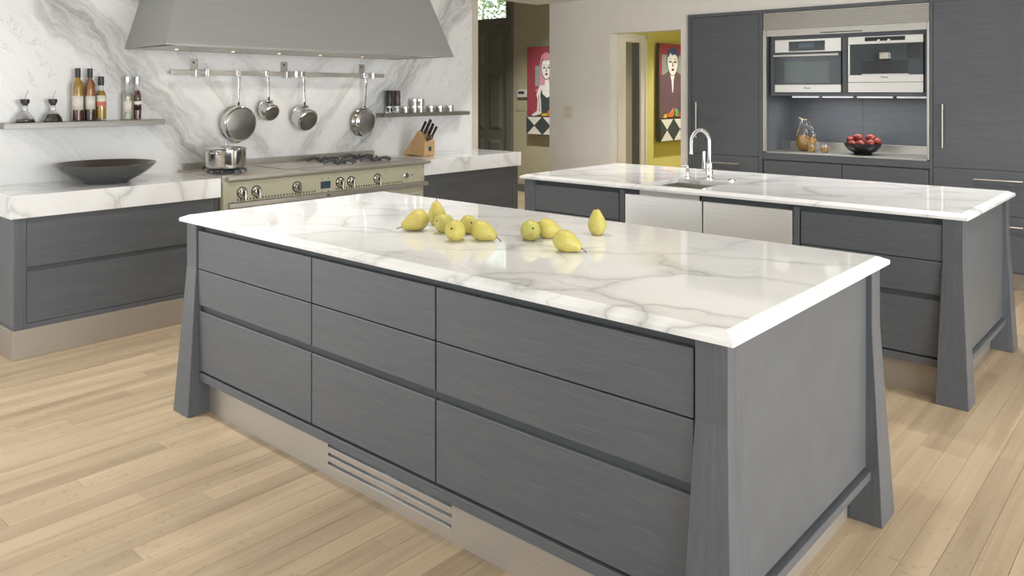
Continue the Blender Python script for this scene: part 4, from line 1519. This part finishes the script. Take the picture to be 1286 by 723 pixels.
man = [('background', 'p_red', [(0, .235), (1, .235), (1, 1), (0, 1)]),
       ('chair_back', 'p_grey', [(.10, .68), (.90, .68), (.90, .885), (.10, .885)]),
       ('neck', 'p_skin', [(.42, .60), (.58, .60), (.58, .76), (.42, .76)]),
       ('jacket', 'p_maroon', [(.0, .24), (1, .24), (1, .66), (.80, .69), (.62, .725), (.50, .56), (.38, .725), (.22, .69), (.0, .66)]),
       ('collar_line', 'p_skin', [(.44, .70), (.56, .70), (.52, .50), (.49, .50)])]
man += face(.50, .80, .20, .125)
man += [('hair', 'p_blue', [(.29, .86), (.34, .93), (.46, .97), (.62, .96), (.71, .90), (.71, .86), (.60, .90), (.48, .885), (.40, .915), (.34, .87)]),
        ('flower', 'p_bluespot', ell(.88, .47, .06, .025, 10)),
        ('pepper', 'p_orange', [(.30, .245), (.27, .29), (.38, .28), (.46, .31), (.52, .34), (.54, .27), (.46, .245)]),
        ('pepper', 'p_green', [(.58, .25), (.57, .315), (.64, .33), (.70, .315), (.71, .25)]),
        ('pepper', 'p_redpep', [(.72, .25), (.76, .29), (.86, .245)]),
        ('pepper', 'p_yellow', [(.14, .24), (.20, .28), (.26, .275), (.24, .24)]),
        ('hand', 'p_skin', [(.80, .30), (.90, .28), (1, .25), (1, .24), (.88, .25)])] + harlequin(.23)
painting('painting', 'painting of a blue-haired man in maroon above a harlequin table', (YX + .022, 7.905, .922), (0, 1, 0), (1, 0, 0), .585, 1.12, man)

t = thing('light_switch', (-5.263, WY, 1.27), 'almond double switch plate on the white wall', 'switch')
bx('plate', 'almond', t, -5.324, -5.203, WY - .006, WY, 1.205, 1.333, .002)
for x in (-5.293, -5.234):
    s_ = bx('toggle', 'white', t, x - .006, x + .006, WY - .016, WY - .006, 1.258, 1.282, .001)
t = thing('thermostat', (-7.665, HY, 1.46), 'white wall keypad beside the painted woman', 'keypad')
bx('case', 'white', t, -7.76, -7.572, HY - .03, HY, 1.405, 1.515, .006)
bx('screen', 'display', t, -7.735, -7.62, HY - .032, HY - .03, 1.455, 1.495)
t = thing('light_switch', (-7.70, HY, 1.27), 'olive triple switch plate below the wall keypad', 'switch')
bx('plate', 'olive', t, -7.81, -7.588, HY - .006, HY, 1.205, 1.345, .002)
for x in (-7.77, -7.70, -7.63):
    bx('rocker', 'olive', t, x - .017, x + .017, HY - .012, HY - .006, 1.24, 1.31, .002)

# ================================================================== TREE OUTSIDE THE TRANSOM
tr = thing('tree', (-11.2, 12.5, -.1), 'leafy tree seen through the transom window above the dark door', 'tree')
MB().tube([(-11.2, 12.5, -.1), (-11.25, 12.55, 1.6), (-11.15, 12.5, 3.0)], [.16, .12, .07], 10).build('trunk', 'bark', tr)
for nm, mt, cnt, seed in (('foliage', 'leaf', 1500, 3), ('young_foliage', 'leaf_pale', 1500, 5)):
    rg_ = random.Random(seed)
    m = MB()
    for k in range(cnt):
        a, b, c = (rg_.gauss(0, 1) for _ in range(3))
        L = math.sqrt(a * a + b * b + c * c)
        rr = 1.9 * rg_.random() ** .4
        p = Vector((-11.2 + a / L * rr, 12.5 + b / L * rr * .8, 3.5 + c / L * rr))
        u = Vector((rg_.gauss(0, 1), rg_.gauss(0, 1), rg_.gauss(0, 1))).normalized() * .055
        w = u.cross(Vector((rg_.gauss(0, 1), rg_.gauss(0, 1), rg_.gauss(0, 1)))).normalized() * .026
        m.add([p - u, p + w, p + u, p - w], [(0, 1, 2, 3)])
    o = m.build(nm, mt, tr, fix=False)
    o['kind'] = 'stuff'
struct(bx('ground_outside', 'leaf', None, -16, 8, 9.4, 20, -.15, -.1))

# ================================================================== CEILING DOWNLIGHTS


def downlight(x, y, z, power, label, size=1.75, color=(1, .975, .94)):
    t = thing('ceiling_downlight', (x, y, z), label, 'downlight', 'recessed ceiling downlights')
    MB().lathe([(.05, -.001), (.068, -.001), (.068, -.005), (.05, -.006)], (x, y, z), 24).build('trim_ring', 'white', t)
    MB().lathe([(0, -.001), (.05, -.001), (.05, -.003), (0, -.003)], (x, y, z), 20).build('lamp', 'lamp', t)
    d = bpy.data.lights.new('downlight_lamp', 'SPOT')
    d.energy, d.color, d.spot_size, d.spot_blend, d.shadow_soft_size = power, color, size, .9, .05
    o = bpy.data.objects.new('downlight_lamp', d)
    COL.objects.link(o)
    o.location = (x, y, z - .02)


for x, y, p, where in ((-3.75, 1.5, 110, 'above the floor beside the shallow bowl counter'), (-2.9, .9, 12, 'before the middle drawers of the pear island'),
                       (-1.5, .7, 10, 'before the widest drawers of the pear island'), (-3.85, 3.1, 70, 'above the aisle before the range knobs'),
                       (-2.6, 2.6, 36, 'directly above the pears'), (-1.1, 2.6, 26, 'above the bare end of the pear island'),
                       (-3.95, 4.9, 50, 'above the aisle before the knife block'), (-2.6, 4.9, 45, 'directly above the sink'),
                       (-1.2, 4.9, 40, 'above the bare end of the sink island'), (-.1, 4.3, 75, 'above the open floor past both islands'),
                       (-2.9, 5.9, 95, 'before the oven'), (-1.2, 5.9, 95, 'before the cabinet next to the coffee machine'),
                       (-4.6, 5.9, 65, 'before the white wall with the doorway')):
    downlight(x, y, CEIL, p, 'recessed white ceiling downlight ' + where)
downlight(-6.8, 8.0, 3.3, 300, 'unseen downlight added to light the olive hall')  # out-of-view lamp, added to light the olive wall and dark door
downlight(-3.95, 8.2, 2.7, 170, 'unseen downlight added to brighten the yellow passage')  # added lamp, out of view, that brightens the yellow wall
